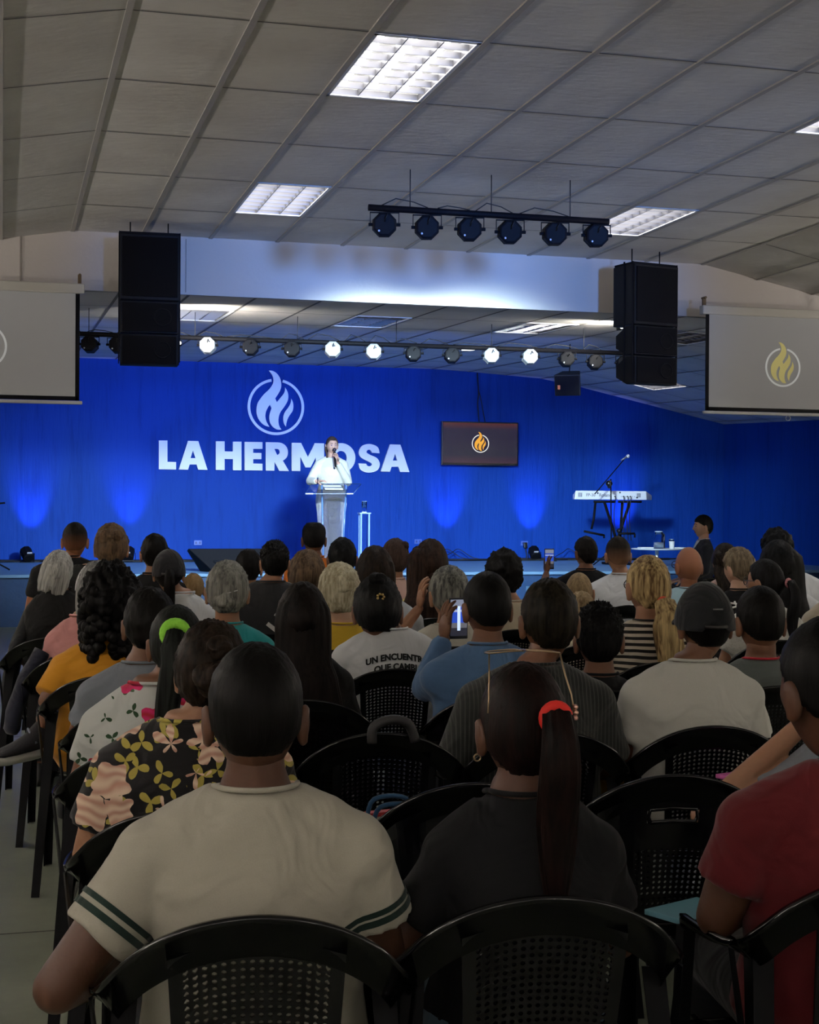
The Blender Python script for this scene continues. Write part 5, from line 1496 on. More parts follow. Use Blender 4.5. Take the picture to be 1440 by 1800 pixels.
orn.build('temple_ornament', mat('rose gold', (.85, .5, .4), .3, metal=.8), g)
MB().torus((-.082, .0, -.048), .006, .0016, 'Y', 18, 6).build('earring', GOLD, B['root'], loc=B['hcn'])
D = person(1462, 1085, 165, 0, shirt=C['maroon'], sk='dark', hair='fade', hc=(.005, .004, .004), bw=1.12, hyaw=-12, dx=.04, label='man in a maroon polo shirt at the right edge, nearest row', desc='man in the maroon polo',
           arms=dict(L=((-.25, .12, .68), (-.10, .38, .64), (.4, .9, -.2), (0, 0, -1))), collar=C['maroon'], loose=.004)
# ---------------------------------------------------------------- row 1
E_ = person(372, 1092, 115, 1, sex='f', shirt=FLO, sk='tan', hair='updo', hc=(.010, .007, .005), hc2=(.05, .03, .02), bw=1.25, belly=1.1, sleeve='short', hyaw=6, hopt=dict(bc=(.02, -.10, .0), br=.05),
           label='woman in a black blouse printed with pink flowers, behind the cream t-shirt man', desc='woman in the pink flowered black blouse', loose=.008, byaw=-10, dx=-.045)
MB().box((.03, -.135, .01), (.012, .02, .05)).build('hair_clip', mat('dark clip', (.04, .03, .03), .3), E_['root'], loc=E_['hcn'])
F = person(1480, 1128, 110, 1, sex='f', shirt=C['grey'], sk='tan', hair='short', hc=BLK, label='person in a grey top resting an arm up, mostly hidden by the maroon polo man', desc='person hidden behind the maroon polo man', bw=1.0,
           arms=dict(L=((-.34, .16, .67), (-.10, .12, .90), (.1, .1, 1), (.4, 0, .3))), sleeve='cap')
# ---------------------------------------------------------------- row 2
G = person(310, 1062, 92, 2, sex='f', shirt=ROS, sk='brown', hair='pony', hc=(.006, .006, .006), hc2=(.03, .035, .03), hopt=dict(tie=GREEN, tr=1.7, tz=.045, L=.42, r=.034, tx=.0, x1=-.05, back=-.15), bw=1.12,
           label='woman with a lime green scrunchie in a white top printed with red roses', desc='woman with the lime green scrunchie', sleeve='short', dx=-.06, trousers=C['whitep'])
H_ = person(965, 1017, 97, 2, shirt=PIN, sk='brown', hair='short', hc=(.006, .005, .004), hc2=(.04, .03, .018), bw=1.08, belly=1.05, sleeve='elbow', label='man in a charcoal pinstriped shirt behind the glasses on the near woman', desc='man in the charcoal pinstriped shirt', loose=.008, collar=PIN, dx=-.04)
I_ = person(1238, 1027, 88, 2, shirt=C['white2'], sk='brown', hair='undercap', hc=BLK, cap=cloth('black cap', (.008, .009, .011)), bw=1.04, belly=1.08, label='heavy man in a black cap and white t-shirt', desc='man in the black cap', trousers=C['ljeans'], loose=.008, dx=-.04)
MB().box((.0, -.123, .055), (.03, .004, .004)).build('cap_badge', mat('badge grey', (.2, .2, .2), .4), I_['root'], loc=I_['hcn'])
# ---------------------------------------------------------------- row 3
J = person(263, 1032, 86, 3, shirt=C['grey'], sk='brown', hair='short', hc=BLK, label='dark haired man in a washed grey t-shirt left of the lime green scrunchie', desc='man in the washed grey t-shirt', bw=1.0, dx=-.02)
K = person(532, 1024, 80, 3, sex='f', shirt=C['black2'], sk='brown', hair='long', hc=(.006, .005, .005), hc2=(.022, .014, .012), hopt=dict(L=.62, w1=.135, w0=.098), bw=.96, sleeve='long', label='woman with very long straight black hair down her whole back', desc='woman with the very long black hair')
L_P = person(857, 1005, 82, 3, shirt=C['blue'], sk='brown', hair='fade', fadec=False, hc=(.008, .007, .007), bw=1.08, sleeve='long', label='man in a blue long sleeved shirt filming with a phone held up on his left', desc='man in blue filming with a phone', chair='solid',
           arms=dict(L=((-.205, .20, .80), (-.125, .30, .965), (.10, .05, 1), (.9, .35, .1), .55)), hyaw=-8)
M_P = person(1053, 1062, 80, 3, shirt=C['black'], sk='brown', hair='spiky', hc=(.007, .006, .006), bw=.86, label='boy with spiky black hair in a black shirt behind the pinstriped man', desc='boy with spiky hair', hyaw=8)
N_P = person(1337, 1030, 82, 3, shirt=C['sage'], sk='brown', hair='fade', hc=BLK, collar=cloth('red collar', (.40, .015, .03)), bw=1.02, label='man in a grey green t-shirt with a red collar', desc='man with the red collar')
# ---------------------------------------------------------------- row 4
def seat_local(px, py, row, dx, byaw, wp):
    Yh = 2.5+.843*row; top = atY(px, py, Yh); b_ = math.radians(byaw)
    r0 = V((top.x+dx, Yh-.10, 0)) - V((math.sin(-b_)*.10, 0, 0))
    return Matrix.Rotation(-b_, 3, 'Z') @ (V(wp)-r0)
ANK = seat_local(195, 992, 4, 0, -8, atY(66, 1272, 6.25))
TOE = seat_local(195, 992, 4, 0, -8, atY(2, 1300, 6.18))
O_P = person(195, 992, 84, 4, sex='f', shirt=C['mustard'], sk='brown', hair='curly', hc=(.006, .005, .005), bw=1.14, belly=1.1, label='woman with curly black hair in a mustard yellow t-shirt on the aisle', desc='woman in the mustard t-shirt', trousers=C['navyj'],
             arms=dict(L=((-.23, .04, .70), (-.12, .36, .66), (.5, .8, -.1), (0, 0, -1))), legs=dict(L=((-.02, .56, .60), ANK, 'x'), R=((.10, .54, .50), (.12, .50, .09))), sleeve='elbow', loose=.01)
sd = (TOE-ANK); sd.z = -.02; sd.normalize(); lt_ = V((-sd.y, sd.x, 0)); upv = sd.cross(lt_) if sd.cross(lt_).z > 0 else -sd.cross(lt_)
def foot(t, w_, lo, hi, n=14):
    c = ANK+sd*t+V((0, 0, 0)); return [c+lt_*(w_*math.cos(k*2*PI/n))+upv*(((hi+lo)/2)+(hi-lo)/2*math.sin(k*2*PI/n)) for k in range(n)]
shn = MB().rings([foot(-.055, .022, -.10, -.05), foot(-.045, .034, -.105, -.02), foot(0, .040, -.11, .01), foot(.06, .042, -.11, -.035), foot(.12, .046, -.11, -.055), foot(.17, .040, -.11, -.065), foot(.20, .022, -.108, -.075)]).build('sneaker', mat('black sneaker', (.012, .012, .016), .7, bump=.3, bscale=200), O_P['root'])
MB().rings([foot(-.062, .020, -.135, -.105), foot(-.05, .038, -.14, -.098), foot(.06, .048, -.142, -.098), foot(.15, .048, -.14, -.09), foot(.205, .026, -.132, -.082)]).build('sole', mat('white sole', (.35, .36, .33), .6), shn)
MB().tube([ANK+sd*.035+lt_*.041+upv*-.07, ANK+sd*.045+upv*-.012, ANK+sd*.035-lt_*.041+upv*-.07], .006, 6).build('strap', mat('grey strap', (.12, .14, .18), .6), shn)
Q = person(665, 1012, 82, 4, sex='f', shirt=C['white'], sk='brown', hair='bun', hc=(.006, .006, .006), hc2=(.02, .02, .022), hopt=dict(bc=(-.005, -.06, .105), br=.032), bw=1.18, label='woman in a white t-shirt with words across the back and a gold hair clip', desc='woman in the white t-shirt with words on it', hp=10, dx=.05, loose=.006, drop=-.075)
clip = MB()
for k in range(7): clip.ell((.0+.013*math.cos(k*.9), -.115+.004*(k % 2), .068+.011*math.sin(k*.9)), .006, 8, 6)
clip.build('hair_clip', mat('gold clip', (.7, .5, .2), .25, metal=.7), Q['root'], loc=Q['hcn'])
project_text(Q, 'UN ENCUENTRO', .020, Q['sh']-.045, .033, cloth('black print', (.01, .012, .012)), arc=1.5, bold=.0016, rot=-.0, off=.004)
project_text(Q, 'QUE CAMBIA', .022, Q['sh']-.083, .033, MATS['black print'], arc=1.5, bold=.0016, rot=-.0, off=.004)
R_P = person(1140, 975, 74, 4, sex='f', shirt=STR, sk='tan', hair='pony', hc=(.10, .055, .022), hc2=(.62, .46, .22), hopt=dict(tie=CORAL, tz=-.055, L=.36, r=.050, tx=.012, x1=.03, back=-.155, wave=.006), bw=1.10, label='woman with a blonde streaked ponytail and coral scrunchie in a striped top', desc='woman with the blonde ponytail', specs=DKFR, hyaw=-6, loose=.006)
# ---------------------------------------------------------------- row 5
S5 = person(172, 988, 62, 5, sex='f', shirt=C['pink'], sk='tan', hair='bob', hc=(.10, .10, .10), hc2=(.34, .34, .33), bw=.98, label='person with grey hair and a white headband in a pink blouse', desc='person in the pink blouse', dx=-.05)
MB().tube([V((.092*math.cos(a), -.012, .125*math.sin(a)+.0)) for a in [PI*k/20 for k in range(21)]], .006, 8).build('headband', mat('white band', (.7, .7, .7), .5), S5['root'], loc=S5['hcn'])
T5 = person(400, 986, 70, 5, sex='f', shirt=C['teal'], sk='tan', hair='bun', hc=(.07, .07, .065), hc2=(.32, .32, .28), hopt=dict(bc=(-.005, -.085, -.025), br=.046), bw=1.12, label='grey haired woman in a teal t-shirt', desc='woman in the teal t-shirt')
MB().tube([V((-.02, -.125, .0)), V((.045, -.118, .018))], .0022, 6).build('hair_pin', mat('pin', (.6, .6, .6), .3, metal=.6), T5['root'], loc=T5['hcn'])
U5 = person(597, 990, 68, 5, sex='f', shirt=C['yellow'], sk='fair', hair='updo', hc=(.28, .24, .15), hc2=(.62, .58, .42), hopt=dict(bc=(.012, -.085, .045), br=.05), bw=.95, label='woman with pale blonde hair pinned up in a yellow top', desc='woman in the yellow top', dx=.02)
V5 = person(790, 995, 66, 5, sex='f', shirt=C['cream2'], sk='tan', hair='bun', hc=(.03, .03, .03), hc2=(.24, .24, .21), hopt=dict(bc=(-.01, -.075, -.05), br=.050), bw=1.10, label='woman with greying upswept hair in a cream blouse, hand at her cheek', desc='woman in the cream blouse', loose=.01,
            arms=dict(L=((-.26, .20, .80), (-.13, .19, .97), (.15, -.02, 1), (.8, .2, 0), .5)), sleeve='elbow', hyaw=-10)
W5 = person(1022, 1040, 44, 5, sex='f', shirt=C['beige'], sk='tan', hair='bun', hc=(.16, .11, .06), hc2=(.34, .25, .14), hopt=dict(bc=(0, -.06, .06), br=.05), bw=.72, label='small child with a light brown bun between two men', desc='small child with the light brown bun')
X5 = person(1345, 982, 54, 5, sex='f', shirt=LACE, sk='tan', hair='pony', hc=BLK, hc2=(.02, .02, .025), hopt=dict(tie=mat('pink tie', (.65, .25, .28), .6), tz=.0, L=.38, r=.036, tx=.03, back=-.14), bw=1.08, label='girl with glasses and a pink hair tie in a white lace blouse', desc='girl in the white lace blouse', hyaw=-38, specs=DKFR, sleeve='short', loose=.012, dx=.0)
Y5 = person(1478, 968, 56, 5, sex='f', shirt=C['beige'], sk='tan', hair='bun', hc=BRN, bw=1.05, label='person in a beige shirt cut off by the right edge', desc='person in beige at the right edge', sleeve='elbow', loose=.012)
# ---------------------------------------------------------------- row 6
a6 = person(100, 968, 46, 6, sex='f', shirt=C['black2'], sk='tan', hair='bob', hc=(.20, .20, .19), hc2=(.55, .55, .52), hopt=dict(L=.12), bw=.9, hroll=12, label='small grey haired woman leaning on the aisle side, far left', desc='small grey haired woman', sleeve='short')
b6 = person(297, 968, 50, 6, sex='f', shirt=C['white'], sk='tan', hair='pony', hc=BLK, hopt=dict(tz=.01, L=.30, r=.028, tx=.01, back=-.13), cap=cloth('dark cap', (.012, .011, .014)), bw=1.0, label='woman in a dark cap with her black ponytail pulled through it', desc='woman in the dark cap', dx=.06)
c6 = person(483, 952, 48, 6, shirt=C['char'], sk='tan', hair='spiky', hc=(.007, .007, .007), bw=1.10, sleeve='long', label='man with spiky black hair in a dark jacket with white letters', desc='man in the lettered jacket', collar=C['char'], loose=.012, dx=-.02)
project_text(c6, 'UF', .06, c6['sh']-.13, .13, cloth('white print', (.75, .75, .75)), rot=.9, bold=.004, off=.005)
d6 = person(660, 960, 60, 6, sex='f', shirt=C['lgrey'], sk='tan', hair='long', hc=(.012, .008, .006), hc2=(.05, .03, .02), hopt=dict(L=.24, w1=.10), bw=1.0, label='woman with dark brown hair in a light grey top', desc='woman in the light grey top', dx=.06)
e6 = person(887, 970, 56, 6, shirt=C['beige'], sk='tan', hair='wavyshort', hc=(.008, .007, .007), bw=1.0, label='person with dark tousled hair in a beige shirt', desc='person in the beige shirt', dx=.03)
f6 = person(1018, 1003, 50, 6, shirt=C['beige'], sk='tan', hair='stubble', hc=(.16, .11, .06), hc2=(.30, .21, .11), bw=.9, label='person with very short light brown hair', desc='person with very short light brown hair')
g6 = person(1370, 950, 60, 6, sex='f', shirt=C['white'], sk='tan', hair='long', hc=(.006, .006, .008), hc2=(.02, .022, .028), hopt=dict(L=.40, w1=.095, cx=.02), bw=1.0, label='woman with long straight black hair in a white t-shirt, right side', desc='woman with long black hair in white', dx=.08)
# ---------------------------------------------------------------- row 7
a7 = person(196, 921, 54, 7, sex='f', shirt=C['black2'], sk='tan', hair='updo', hc=(.05, .032, .02), hc2=(.14, .09, .055), hopt=dict(bc=(-.02, -.07, .06), br=.05), bw=1.35, belly=1.25, drop=-.03, label='big woman in black with messy brown hair, back row on the left', desc='big woman in black', loose=.02, dx=-.10, sleeve='short')
b7 = person(540, 968, 58, 7, sex='f', shirt=C['beige'], sk='tan', hair='bob', hc=(.03, .018, .011), hc2=(.13, .085, .05), bw=.85, label='girl with bobbed brown hair behind the pale blonde updo', desc='girl with the brown bob')
c7 = person(757, 948, 62, 7, sex='f', shirt=C['olive'], sk='tan', hair='long', hc=(.022, .011, .008), hc2=(.06, .03, .02), hopt=dict(L=.46, w1=.125, cx=-.03, w0=.09), bw=1.0, label='woman with a long fall of brown hair below the blue socket plate', desc='woman with the long brown hair', hyaw=6)
d7 = person(1300, 962, 48, 7, sex='f', shirt=C['black'], sk='fair', hair='bun', hc=(.07, .05, .03), hc2=(.22, .17, .11), hopt=dict(bc=(.02, -.085, -.03), br=.04), bw=1.0, label='woman with light brown tied hair, white straps crossing her black top', desc='woman with white straps', hyaw=-25, hp=8)
stp = MB()
for pz in ((-.10, .02, .06, .00), (-.12, -.02, .10, .035), (-.02, -.11, -.06, .03)):
    pts = []
    for k in range(9):
        t_ = k/8; x_ = pz[0]+(pz[2]-pz[0])*t_; z_ = d7['sh']-.04+pz[1]+(pz[3]-pz[1])*t_
        r = d7['bv'].ray_cast(V((x_, -1, z_)), V((0, 1, 0))); pts.append(V((x_, (r[0].y if r[0] is not None else 0)-.004, z_)))
    stp.tube(pts, .006, 6)
stp.build('strap', mat('white strap', (.75, .75, .7), .6), d7['shirt'])
# ---------------------------------------------------------------- row 8 and 9
a8 = person(272, 938, 46, 8, shirt=C['black2'], sk='tan', hair='short', hc=BLK, bw=1.0, label='black haired man in black left of the stage monitor', desc='black haired man near the stage monitor')
b8 = person(437, 965, 44, 8, shirt=C['white'], sk='tan', hair='short', hc=BLK, bw=.95, label='dark haired man in front of the stage monitor with one ear showing', desc='man in front of the stage monitor')
c8 = person(602, 945, 49, 8, shirt=C['orange'], sk='brown', hair='short', hc=(.005, .005, .006), bw=.95, label='man with round short black hair just below the lectern foot', desc='man below the lectern')
d8 = person(1087, 943, 43, 8, shirt=C['white'], sk='tan', hair='fade', fadec=True, hc=(.02, .014, .010), bw=1.08, label='man with clipped sides in a white t-shirt below the keyboard stand', desc='man in white below the keyboard stand', chair='solid', dx=.02)
e8 = person(1211, 958, 48, 8, shirt=C['lblue'], sk='ruddy', hair='bald', bw=1.15, label='bald man with glasses in a pale blue shirt', desc='bald man', specs=DKFR, hyaw=-12, collar=C['lblue'], loose=.012)
f8 = person(1368, 932, 47, 8, sex='m', shirt=C['white'], sk='tan', hair='wavyshort', hc=(.006, .007, .009), bw=1.05, label='dark haired person in a white shirt, tallest at the right', desc='tall person in white at the right', dx=.12)
ch8 = person(340, 1008, 30, 8, sex='f', shirt=cloth('orange ruffle', (.62, .16, .03)), sk='tan', hair='short', hc=(.20, .12, .05), hc2=(.3, .2, .1), bw=.62, label='small child in an orange ruffled top, only the head showing', desc='small child in orange', chair=None)
a9 = person(132, 918, 43, 9, shirt=C['black'], sk='ruddy', hair='fade', fadec=True, hc=(.012, .009, .007), bw=1.15, drop=-.02, label='tall man with a fade haircut in a black t-shirt, back left', desc='tall man with the fade haircut', dx=-.04)
b9 = person(552, 918, 40, 9, shirt=C['orange'], sk='brown', hair='flat', hc=(.005, .005, .005), bw=.95, label='boy with a tall flat top haircut in orange', desc='boy with the flat top')
c9 = person(695, 947, 45, 9, sex='f', shirt=C['peach'], sk='tan', hair='bun', hc=(.03, .018, .014), hopt=dict(bc=(.05, -.04, .085), br=.032), bw=.95, label='woman with a side bun in a peach top', desc='woman with the side bun')
d9 = person(1030, 943, 38, 9, shirt=C['black'], sk='brown', hair='short', hc=BLK, bw=1.12, label='man in black holding up a phone to film the stage', desc='man in black with a phone', hyaw=-15,
            arms=dict(L=((-.30, .18, .84), (-.235, .34, .97), (.05, .1, 1), (.8, .4, 0), .5)), sleeve='short')
e9 = person(1275, 955, 40, 9, sex='f', shirt=C['peach'], sk='tan', hair='long', hc=(.014, .010, .008), hc2=(.06, .04, .028), hopt=dict(L=.26, w1=.11, wave=.012), bw=.95, label='woman with wavy dark hair beside the seated man in a suit', desc='woman with wavy dark hair')

# ---------------------------------------------------------------- phones
def phone(P, side, label, tilt, up, screen_e):
    sd_, el, wr, hd, hn, cu = P['arms'][side]
    M_w = Matrix.Rotation(P['root'].rotation_euler.z, 4, 'Z'); M_w.translation = P['root'].location
    c = M_w @ (wr+V(up))
    t = thing('mobile_phone', label, 'phone', tuple(c), P['root'].rotation_euler.z+tilt)
    MB().box((0, 0, 0), (.074, .009, .152)).build('casing', BLACKP, t, smooth=False, bevel=.003)
    MB().box((0, -.0052, .002), (.066, .001, .134)).build('screen', screen_e, t, smooth=False)
    return t
def scr(name):
    m, nt, N, L, B = newmat(name); B.inputs['Base Color'].default_value = (0, 0, 0, 1)
    tc = N.new('ShaderNodeTexCoord'); s = N.new('ShaderNodeSeparateXYZ'); L.new(tc.outputs['Generated'], s.inputs[0])
    cr = N.new('ShaderNodeValToRGB'); cr.color_ramp.interpolation = 'CONSTANT'; e = cr.color_ramp.elements
    e[0].position = 0; e[0].color = (.02, .02, .03, 1); e[1].position = .8; e[1].color = (.20, .22, .3, 1)
    for p_, c_ in ((.22, (.12, .12, .14, 1)), (.36, (.02, .07, .5, 1)), (.66, (.35, .4, .6, 1)), (.72, (.02, .06, .45, 1))):
        k = e.new(p_); k.color = c_
    L.new(s.outputs['Z'], cr.inputs[0]); L.new(cr.outputs[0], B.inputs['Emission Color']); B.inputs['Emission Strength'].default_value = 1.0; return m
ph1 = phone(L_P, 'L', 'phone with a bright blue picture held up by the man in blue', .25, (.055, .012, .075), scr('phone picture'))
MB().box((.0, -.0060, .0), (.012, .0008, .09)).build('picture_figure', mat('bright figure', (0, 0, 0), .5, emis=(.6, .75, 1), estr=1.1), ph1, smooth=False)
phone(d9, 'L', 'black phone filming the stage, held up left of the man in black', .1, (.02, .008, .10), scr('phone picture two'))

# ---------------------------------------------------------------- chairs, one under each seated person
proto = {}
def place_chair(p, by, kind, label):
    if kind not in proto:
        t = make_chair(kind, label); t.location = p; t.rotation_euler = (0, 0, by); t['group'] = 'black plastic armchairs in rows'; proto[kind] = t
    else: t = dup(proto[kind], p, by, label, 'black plastic armchairs in rows')
    return t
for p, by, kind, de in CHAIRDATA:
    place_chair(p, by, kind, 'black plastic armchair under the '+de)
for px_, py_, r_i, kind, lab in ((838, 1366, 1, 'solid', 'empty black armchair with a handle slot, just left of the red hair tie'), (1188, 1352, 1, 'solid', 'empty black armchair with a handle slot, in front of the maroon polo man'),
                             (672, 1280, 2, 'mesh', 'empty black armchair right of the very long black hair, third row'), (1240, 1205, 3, 'solid', None)):
    if lab is None: continue
    q = atZ(px_, py_, .825); place_chair(V((q.x, q.y, 0)), math.radians(-8), kind, lab)

# ================================================================== THE TWO PEOPLE UP FRONT
# woman standing at the lectern
WY = 19.25
wt_ = atY(583, 767, WY); wz = wt_.z-SZ
def standing_woman():
    t = thing('person', 'woman in a cream top and long white skirt speaking on the stage', 'person', (wt_.x, WY, SZ), PI+.06)
    def Wp(px, py, fy):
        q = atY(px, py, WY-fy); v = q-V((wt_.x, WY, SZ)); return Matrix.Rotation(-(PI+.06), 3, 'Z') @ v
    hs = 1.0; hcn = V((0, .02, wz-.128)); sh = wz-.315; fem = True
    core = MB()
    core.loft([((0, 0, .82), .17, .13), ((0, 0, .92), .185, .145), ((0, 0, 1.02), .17, .125), ((0, 0, 1.12), .148, .115), ((0, .01, 1.24), .17, .13), ((0, .01, sh-.10), .172, .12), ((0, 0, sh-.045), .15, .092), ((0, 0, sh-.005), .11, .072), ((0, 0, sh+.04), .058, .058), ((0, .005, sh+.08), .052, .055), ((0, .012, hcn.z-.05), .048, .05)], 22)
    A = {}
    rE = Wp(545, 846, .06); rW = Wp(558, 846, .30); lE = Wp(612, 848, .10); lW = Wp(593, 812, .22)
    for s, nm_, el, wr in ((1, 'R', rE, rW), (-1, 'L', lE, lW)):
        p0 = V((s*.165, 0, sh-.062)); A[nm_] = (p0, el, wr)
        core.tube([V((s*.05, 0, sh+.005)), p0], [.05, .056], 12); core.ell(p0, .057, 12, 8)
        core.tube([p0, p0.lerp(el, .5), el], [.055, .052, .043], 12); core.ell(el, .043, 10, 8); core.tube([el, el.lerp(wr, .4), wr], [.043, .040, .027], 12)
        core.tube([V((s*.09, 0, .86)), V((s*.09, .01, .48)), V((s*.09, -.01, .08))], [.095, .06, .036], 12)
    me = remesh(core, .012, 5)
    ex = MB(); R = Matrix.Rotation(math.radians(-4), 3, 'X')
    head_geo(ex, R, hcn, hs, 44, 34)
    mth = hcn+V((0, .105, -.055))
    hand_geo(ex, rW, V((-.6, .55, .05)), V((0, -.2, -1)), 1, .9, .6)
    mdir = (mth-lW).normalized()
    hand_geo(ex, lW, V((.25, .15, 1)), V((.6, .5, -.1)), -1, .88, .95)
    ex.raw([v.co.copy() for v in me.vertices], [list(p.vertices) for p in me.polygons]); ex.build('body', skin('fair'), t)
    tb = MB(); tb.loft([((0, 0, .90), .205, .16), ((0, 0, 1.02), .19, .145), ((0, 0, 1.12), .168, .135), ((0, .012, 1.24), .188, .152), ((0, .01, sh-.10), .188, .136), ((0, 0, sh-.045), .164, .105), ((0, 0, sh-.005), .122, .084), ((0, 0, sh+.035), .068, .066)], 26)
    for nm_ in 'RL':
        p0, el, wr = A[nm_]; tb.ell(p0, .068, 12, 8)
        tb.tube([V(((1 if nm_ == 'R' else -1)*.05, 0, sh+.005)), p0], [.058, .066], 12)
        tb.tube([p0, p0.lerp(el, .5), el], [.066, .064, .056], 14); tb.ell(el, .056, 10, 8); tb.tube([el, el.lerp(wr, .5), el.lerp(wr, .92)], [.056, .052, .038], 14)
    link('blouse', remesh(tb, .011, 4), cloth('cream blouse on stage', (.58, .56, .45)), t)
    R_ = []
    for i in range(19):
        q = i/18; z = 1.02*(1-q)+.03*q; rx = .195+(.015 if q < .25 else 0)*math.sin(q*4*PI)-.035*sst((q-.2)/.5)+.02*sst((q-.75)/.25); ry = .155-.02*q
        R_.append([V((rx*math.cos(a)*(1+(.02+.06*q)*math.sin(a*9+1)*q), ry*math.sin(a)*(1+(.02+.07*q)*math.sin(a*7)*q), z)) for a in [2*PI*k/72 for k in range(72)]])
    MB().rings(R_[::-1]).build('skirt', cloth('white satin', (.72, .74, .78), .5), t)
    hb, _ = make_hair('pony', 4.2, dict(tz=-.02, L=.22, r=.026, x1=.03, back=-.12)); h = hb.build('hair', hairmat('stage hair', (.03, .018, .014), (.07, .045, .035)), t, loc=hcn); h.rotation_euler = R.to_euler()
    MB().tube(catmull([(.078, -.01, .02), (.086, .0, -.05), (.075, .02, -.11), (.072, .03, -.16)], 4, False), [.014]*12+[.006], 10).build('hair_lock', MATS['hair 0'] if 'hair 0' in MATS else hairmat('stage hair', (.03, .018, .014)), t, loc=hcn)
    def oh(d, off=0): return hcn+R @ (headP(V(d).normalized())+V(d).normalized()*off)
    for s in (-1, 1):
        b_ = MB().ell(oh((s*.36, .90, .09), -.007), .0125, 12, 8).build('eye', mat('eye white', (.7, .7, .7), .2), t)
        MB().ell(oh((s*.36, .90, .07), .003), .0055, 10, 6).build('iris', mat('iris', (.02, .01, .005), .15), b_)
        MB().tube([oh((s*.14, .95, .26), .0015), oh((s*.36, .9, .31), .0015), oh((s*.56, .8, .25), .001)], .003, 6).build('eyebrow', mat('brow dark', (.02, .012, .01), .8), t)
        MB().tube([oh((s*.22, .93, .10), .004), oh((s*.36, .9, .135), .005), oh((s*.5, .84, .09), .003)], .0028, 6).build('eyelid', mat('violet lid', (.18, .07, .14), .6), t)
    MB().tube([oh((-.22, .9, -.49), .001), oh((-.08, .94, -.45), .003), oh((.08, .94, -.45), .003), oh((.22, .9, -.49), .001), oh((0, .94, -.54), .002), oh((-.22, .9, -.49), .001)], .0042, 6).build('lips', mat('lipstick', (.35, .06, .08), .4), t)
    MB().torus(rW+V((-.0, .0, .0)), .030, .006, 'X', 18, 6).build('bracelet', mat('dark bracelet', (.05, .01, .02), .4), t)
    MB().ell((0, .15, sh-.11), (.014, .004, .014), 10, 6).build('brooch', mat('brooch', (.05, .05, .06), .3), t)
    MW = t.matrix_basis.copy() if False else (Matrix.Translation((wt_.x, WY, SZ)) @ Matrix.Rotation(PI+.06, 4, 'Z'))
    c0 = lW+V((.035, .035, -.02)); c1 = mth+V((.0, .018, .0)); ax = (c1-c0).normalized()
    mw0, mw1 = MW @ (c0-ax*.05), MW @ c1
    m = thing('microphone', 'black handheld microphone at the mouth of the woman on stage', 'microphone', tuple(mw0)); d = mw1-mw0
    MB().tube([V((0, 0, 0)), d*.3, d*.82], [.012, .014, .019], 14).build('handle', BLACKM, m)
    MB().ell(d, .026, 14, 10).build('grille', mat('dark mic mesh', (.03, .02, .03), .5, metal=.3), m)
    for s in (-1, 1): MB().loft([((s*.09, .05, 0), .04, .12), ((s*.09, .04, .05), .036, .09)], 14).build('shoe', mat('pale shoe', (.6, .55, .5), .5), t)
    return t
standing_woman()

# man in a suit sitting side-on at the right of the stage
n0 = len(CHAIRDATA)
Z_P = person(1231, 905, 27, Y=15.7, shirt=C['suit'], sk='fair', hair='short', hc=(.008, .006, .005), byaw=78, face=True, sleeve='long', label='man in a dark suit and pale blue tie sitting side-on by the stage', desc='man in the suit', collar=cloth('white collar', (.7, .72, .75)), group='people at the stage', loose=.008, trousers=C['suit'])
fr_ = MB(); tie_ = MB()
def frontpt(P, x, z, off):
    r = P['bv'].ray_cast(V((x, 1, z)), V((0, -1, 0))); return V((x, (r[0].y if r[0] is not None else .2)+off, z))
sh_ = Z_P['sh']
L1 = [frontpt(Z_P, x, sh_+.045-.0*k, .003) for k, x in enumerate((-.055, -.02, .02, .055))]
rows_ = []
for k in range(7):
    q = k/6; hw = .055*(1-q)+.006; z_ = sh_+.04-.26*q
    rows_.append([frontpt(Z_P, u*hw, z_, .004) for u in (-1, -.4, .4, 1)])
v0 = []
for r_ in rows_: v0 += r_
fr_.raw(v0, [[k*4+j, k*4+j+1, k*4+j+5, k*4+j+4] for k in range(6) for j in range(3)]); fr_.build('shirt_front', cloth('white dress shirt', (.7, .74, .78)), Z_P['shirt'])
tp_ = []
for k in range(9):
    q = k/8; hw = (.014 if k == 0 else .010+.018*q); z_ = sh_+.03-.25*q; tp_ += [frontpt(Z_P, -hw, z_, .008), frontpt(Z_P, hw, z_, .008)]
tie_.raw(tp_, [[2*k, 2*k+1, 2*k+3, 2*k+2] for k in range(8)]); tie_.build('tie', cloth('pale blue tie', (.25, .50, .58)), Z_P['shirt'])
p, by, kind, de = CHAIRDATA[n0]
place_chair(p, by, 'solid', 'black plastic armchair under the man in the dark suit by the stage')

# ================================================================== THINGS AMONG THE ROWS
def jacket(px0, px1, py0, py1, Y, m, label, sl):
    a = atY(px0, py0, Y); b = atY(px1, py1, Y); w_ = b.x-a.x; h_ = a.z-b.z
    t = thing('jacket', label, 'jacket', ((a.x+b.x)/2, Y, b.z), 0)
    R_ = []
    for i in range(11):
        q = i/10; z = h_*(1-q); rx = w_/2*(.55+.45*sst(q*2.2)); ry = .05+.03*math.sin(q*3)
        R_.append([V((rx*math.cos(u)*(1+.05*math.sin(u*6+q*4)), ry*math.sin(u)*(1+.22*math.sin(u*7+q*5)), z)) for u in [2*PI*k/48 for k in range(48)]])
    MB().rings(R_[::-1]).build('jacket_body', m, t)
    MB().tube(catmull([V(p) for p in sl], 4, False), [.05]*(4*(len(sl)-1))+[.035], 14, squash=.7, ripple=lambda th, q: 1+.06*math.sin(th*3+q*20)).build('sleeve', m, t)
    return t
NAVY = cloth('navy jacket', (.010, .011, .022)); BJ = cloth('black jacket', (.006, .006, .008))
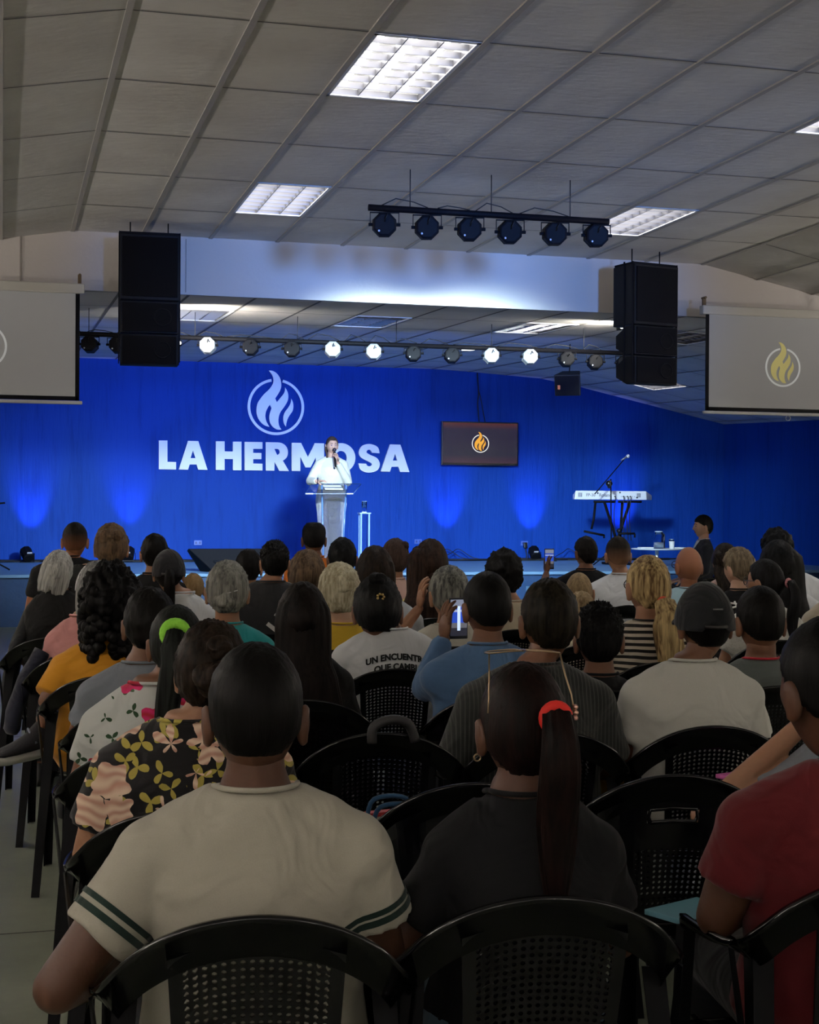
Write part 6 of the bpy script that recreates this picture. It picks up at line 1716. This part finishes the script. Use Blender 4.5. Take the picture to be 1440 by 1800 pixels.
jacket(42, 112, 1062, 1225, 7.6, BJ, 'black jacket hung over an aisle chair, far left beside the grey haired woman', [(-.06, .0, .42), (-.13, -.03, .25), (-.165, -.04, .06), (-.16, -.03, -.10)])
jacket(62, 128, 1128, 1262, 6.75, NAVY, 'dark navy jacket hung over an aisle chair left of the pink blouse', [(-.05, -.03, .30), (-.12, -.05, .18), (-.17, -.06, .04), (-.18, -.05, -.05)])

q = atY(706, 1550, 3.42)
t = thing('shopping_bag', 'blue bag with a round white sticker on an empty chair near the cream t-shirt man', 'bag', (q.x, 3.50, .43), -.1)
BB = cloth('blue bag', (.02, .07, .15), .7)
MB().rings([[V((.12*cx, .07*cy, z)) for cx, cy in ((-1, -1), (1, -1), (1, 1), (-1, 1))] for z in (0, .2, .24)]).build('bag', BB, t, smooth=False, bevel=.015)
MB().cyl((.03, -.070, .18), (.03, -.074, .18), .026, 24).build('sticker', mat('sticker', (.45, .48, .40), .7), t)
for s in (-1, 1): MB().tube(catmull([(-.06, s*.05, .24), (-.04, s*.05, .30), (.04, s*.05, .30), (.06, s*.05, .24)], 5, False), .006, 6).build('handle', BB, t)
q = atY(683, 1462, 3.55)
t = thing('snack_packet', 'crumpled cream packet with red edges sticking up behind the empty chair', 'packet', (q.x, 3.62, q.z-.03), .2)
pk = MB(); pts = []
for z, w_ in ((-.06, .025), (0, .03), (.04, .034), (.06, .038)): pts.append([V((w_*cx+.01*z, .014*cy, z)) for cx, cy in ((-1, -.6), (0, -1.2), (1, -.5), (.9, .6), (0, 1), (-1, .5))])
pk.rings(pts).build('packet', mat('packet paper', (.45, .38, .28), .6, bump=.5, bscale=40, var=.3), t, smooth=False)
MB().box((0, 0, .062), (.082, .03, .010)).build('red_edge', mat('packet red', (.45, .02, .02), .5), t, smooth=False)
MB().box((-.05, .0, .03), (.06, .012, .016), Matrix.Rotation(.3, 3, 'Y')).build('green_flap', mat('packet green', (.02, .12, .06), .5), t, smooth=False)
for (px_, py_, Y_, sx, sy_, col, lab, rz_) in ((1216, 1602, 2.95, .17, .12, (.12, .30, .38), 'pale blue booklet on the lap of the man in maroon', .4),
                                               (1300, 1412, 3.62, .15, .10, (.22, .26, .25), 'grey notebook left of the maroon sleeve', .5),
                                               (1302, 1366, 3.85, .10, .10, (.70, .16, .50), 'bright pink folder just left of the raised arm', .3)):
    q = atY(px_, py_, Y_)
    t = thing('booklet', lab, 'booklet', tuple(q), rz_)
    MB().box((0, 0, 0), (sx, sy_, .012)).build('cover', mat('cover %.2f' % col[0], col, .6), t, smooth=False, bevel=.002); MB().box((.002, -.002, 0), (sx-.004, sy_, .008)).build('pages', mat('pages', (.6, .6, .58), .8), t, smooth=False)
q = atY(1076, 1372, 4.25)
yb = MB(); R_ = []
for z, r_ in ((-.05, .045), (0, .06), (.05, .05), (.075, .03), (.09, .045)): R_.append([V((r_*math.cos(a)*(1+.12*math.sin(5*a+z*40)), r_*.8*math.sin(a)*(1+.12*math.cos(4*a)), z)) for a in [2*PI*k/30 for k in range(30)]])
o = yb.rings(R_).build('plastic_bag', mat('yellow film', (.50, .30, .03), .35), loc=q); tag(o, 'small yellow bag in the gap between the pinstriped man and the heavy man in white', 'bag')
q = atY(688, 1274, 4.02)
o = MB().tube(catmull([(-.055, 0, -.05), (-.05, 0, -.005), (0, 0, .014), (.05, 0, .0), (.07, 0, -.05)], 5, False), .014, 10).build('bag_handle', mat('bag leather', (.02, .02, .022), .5), loc=q)
tag(o, 'dark padded bag strap looped over the top of the empty chair in the third row', 'strap')
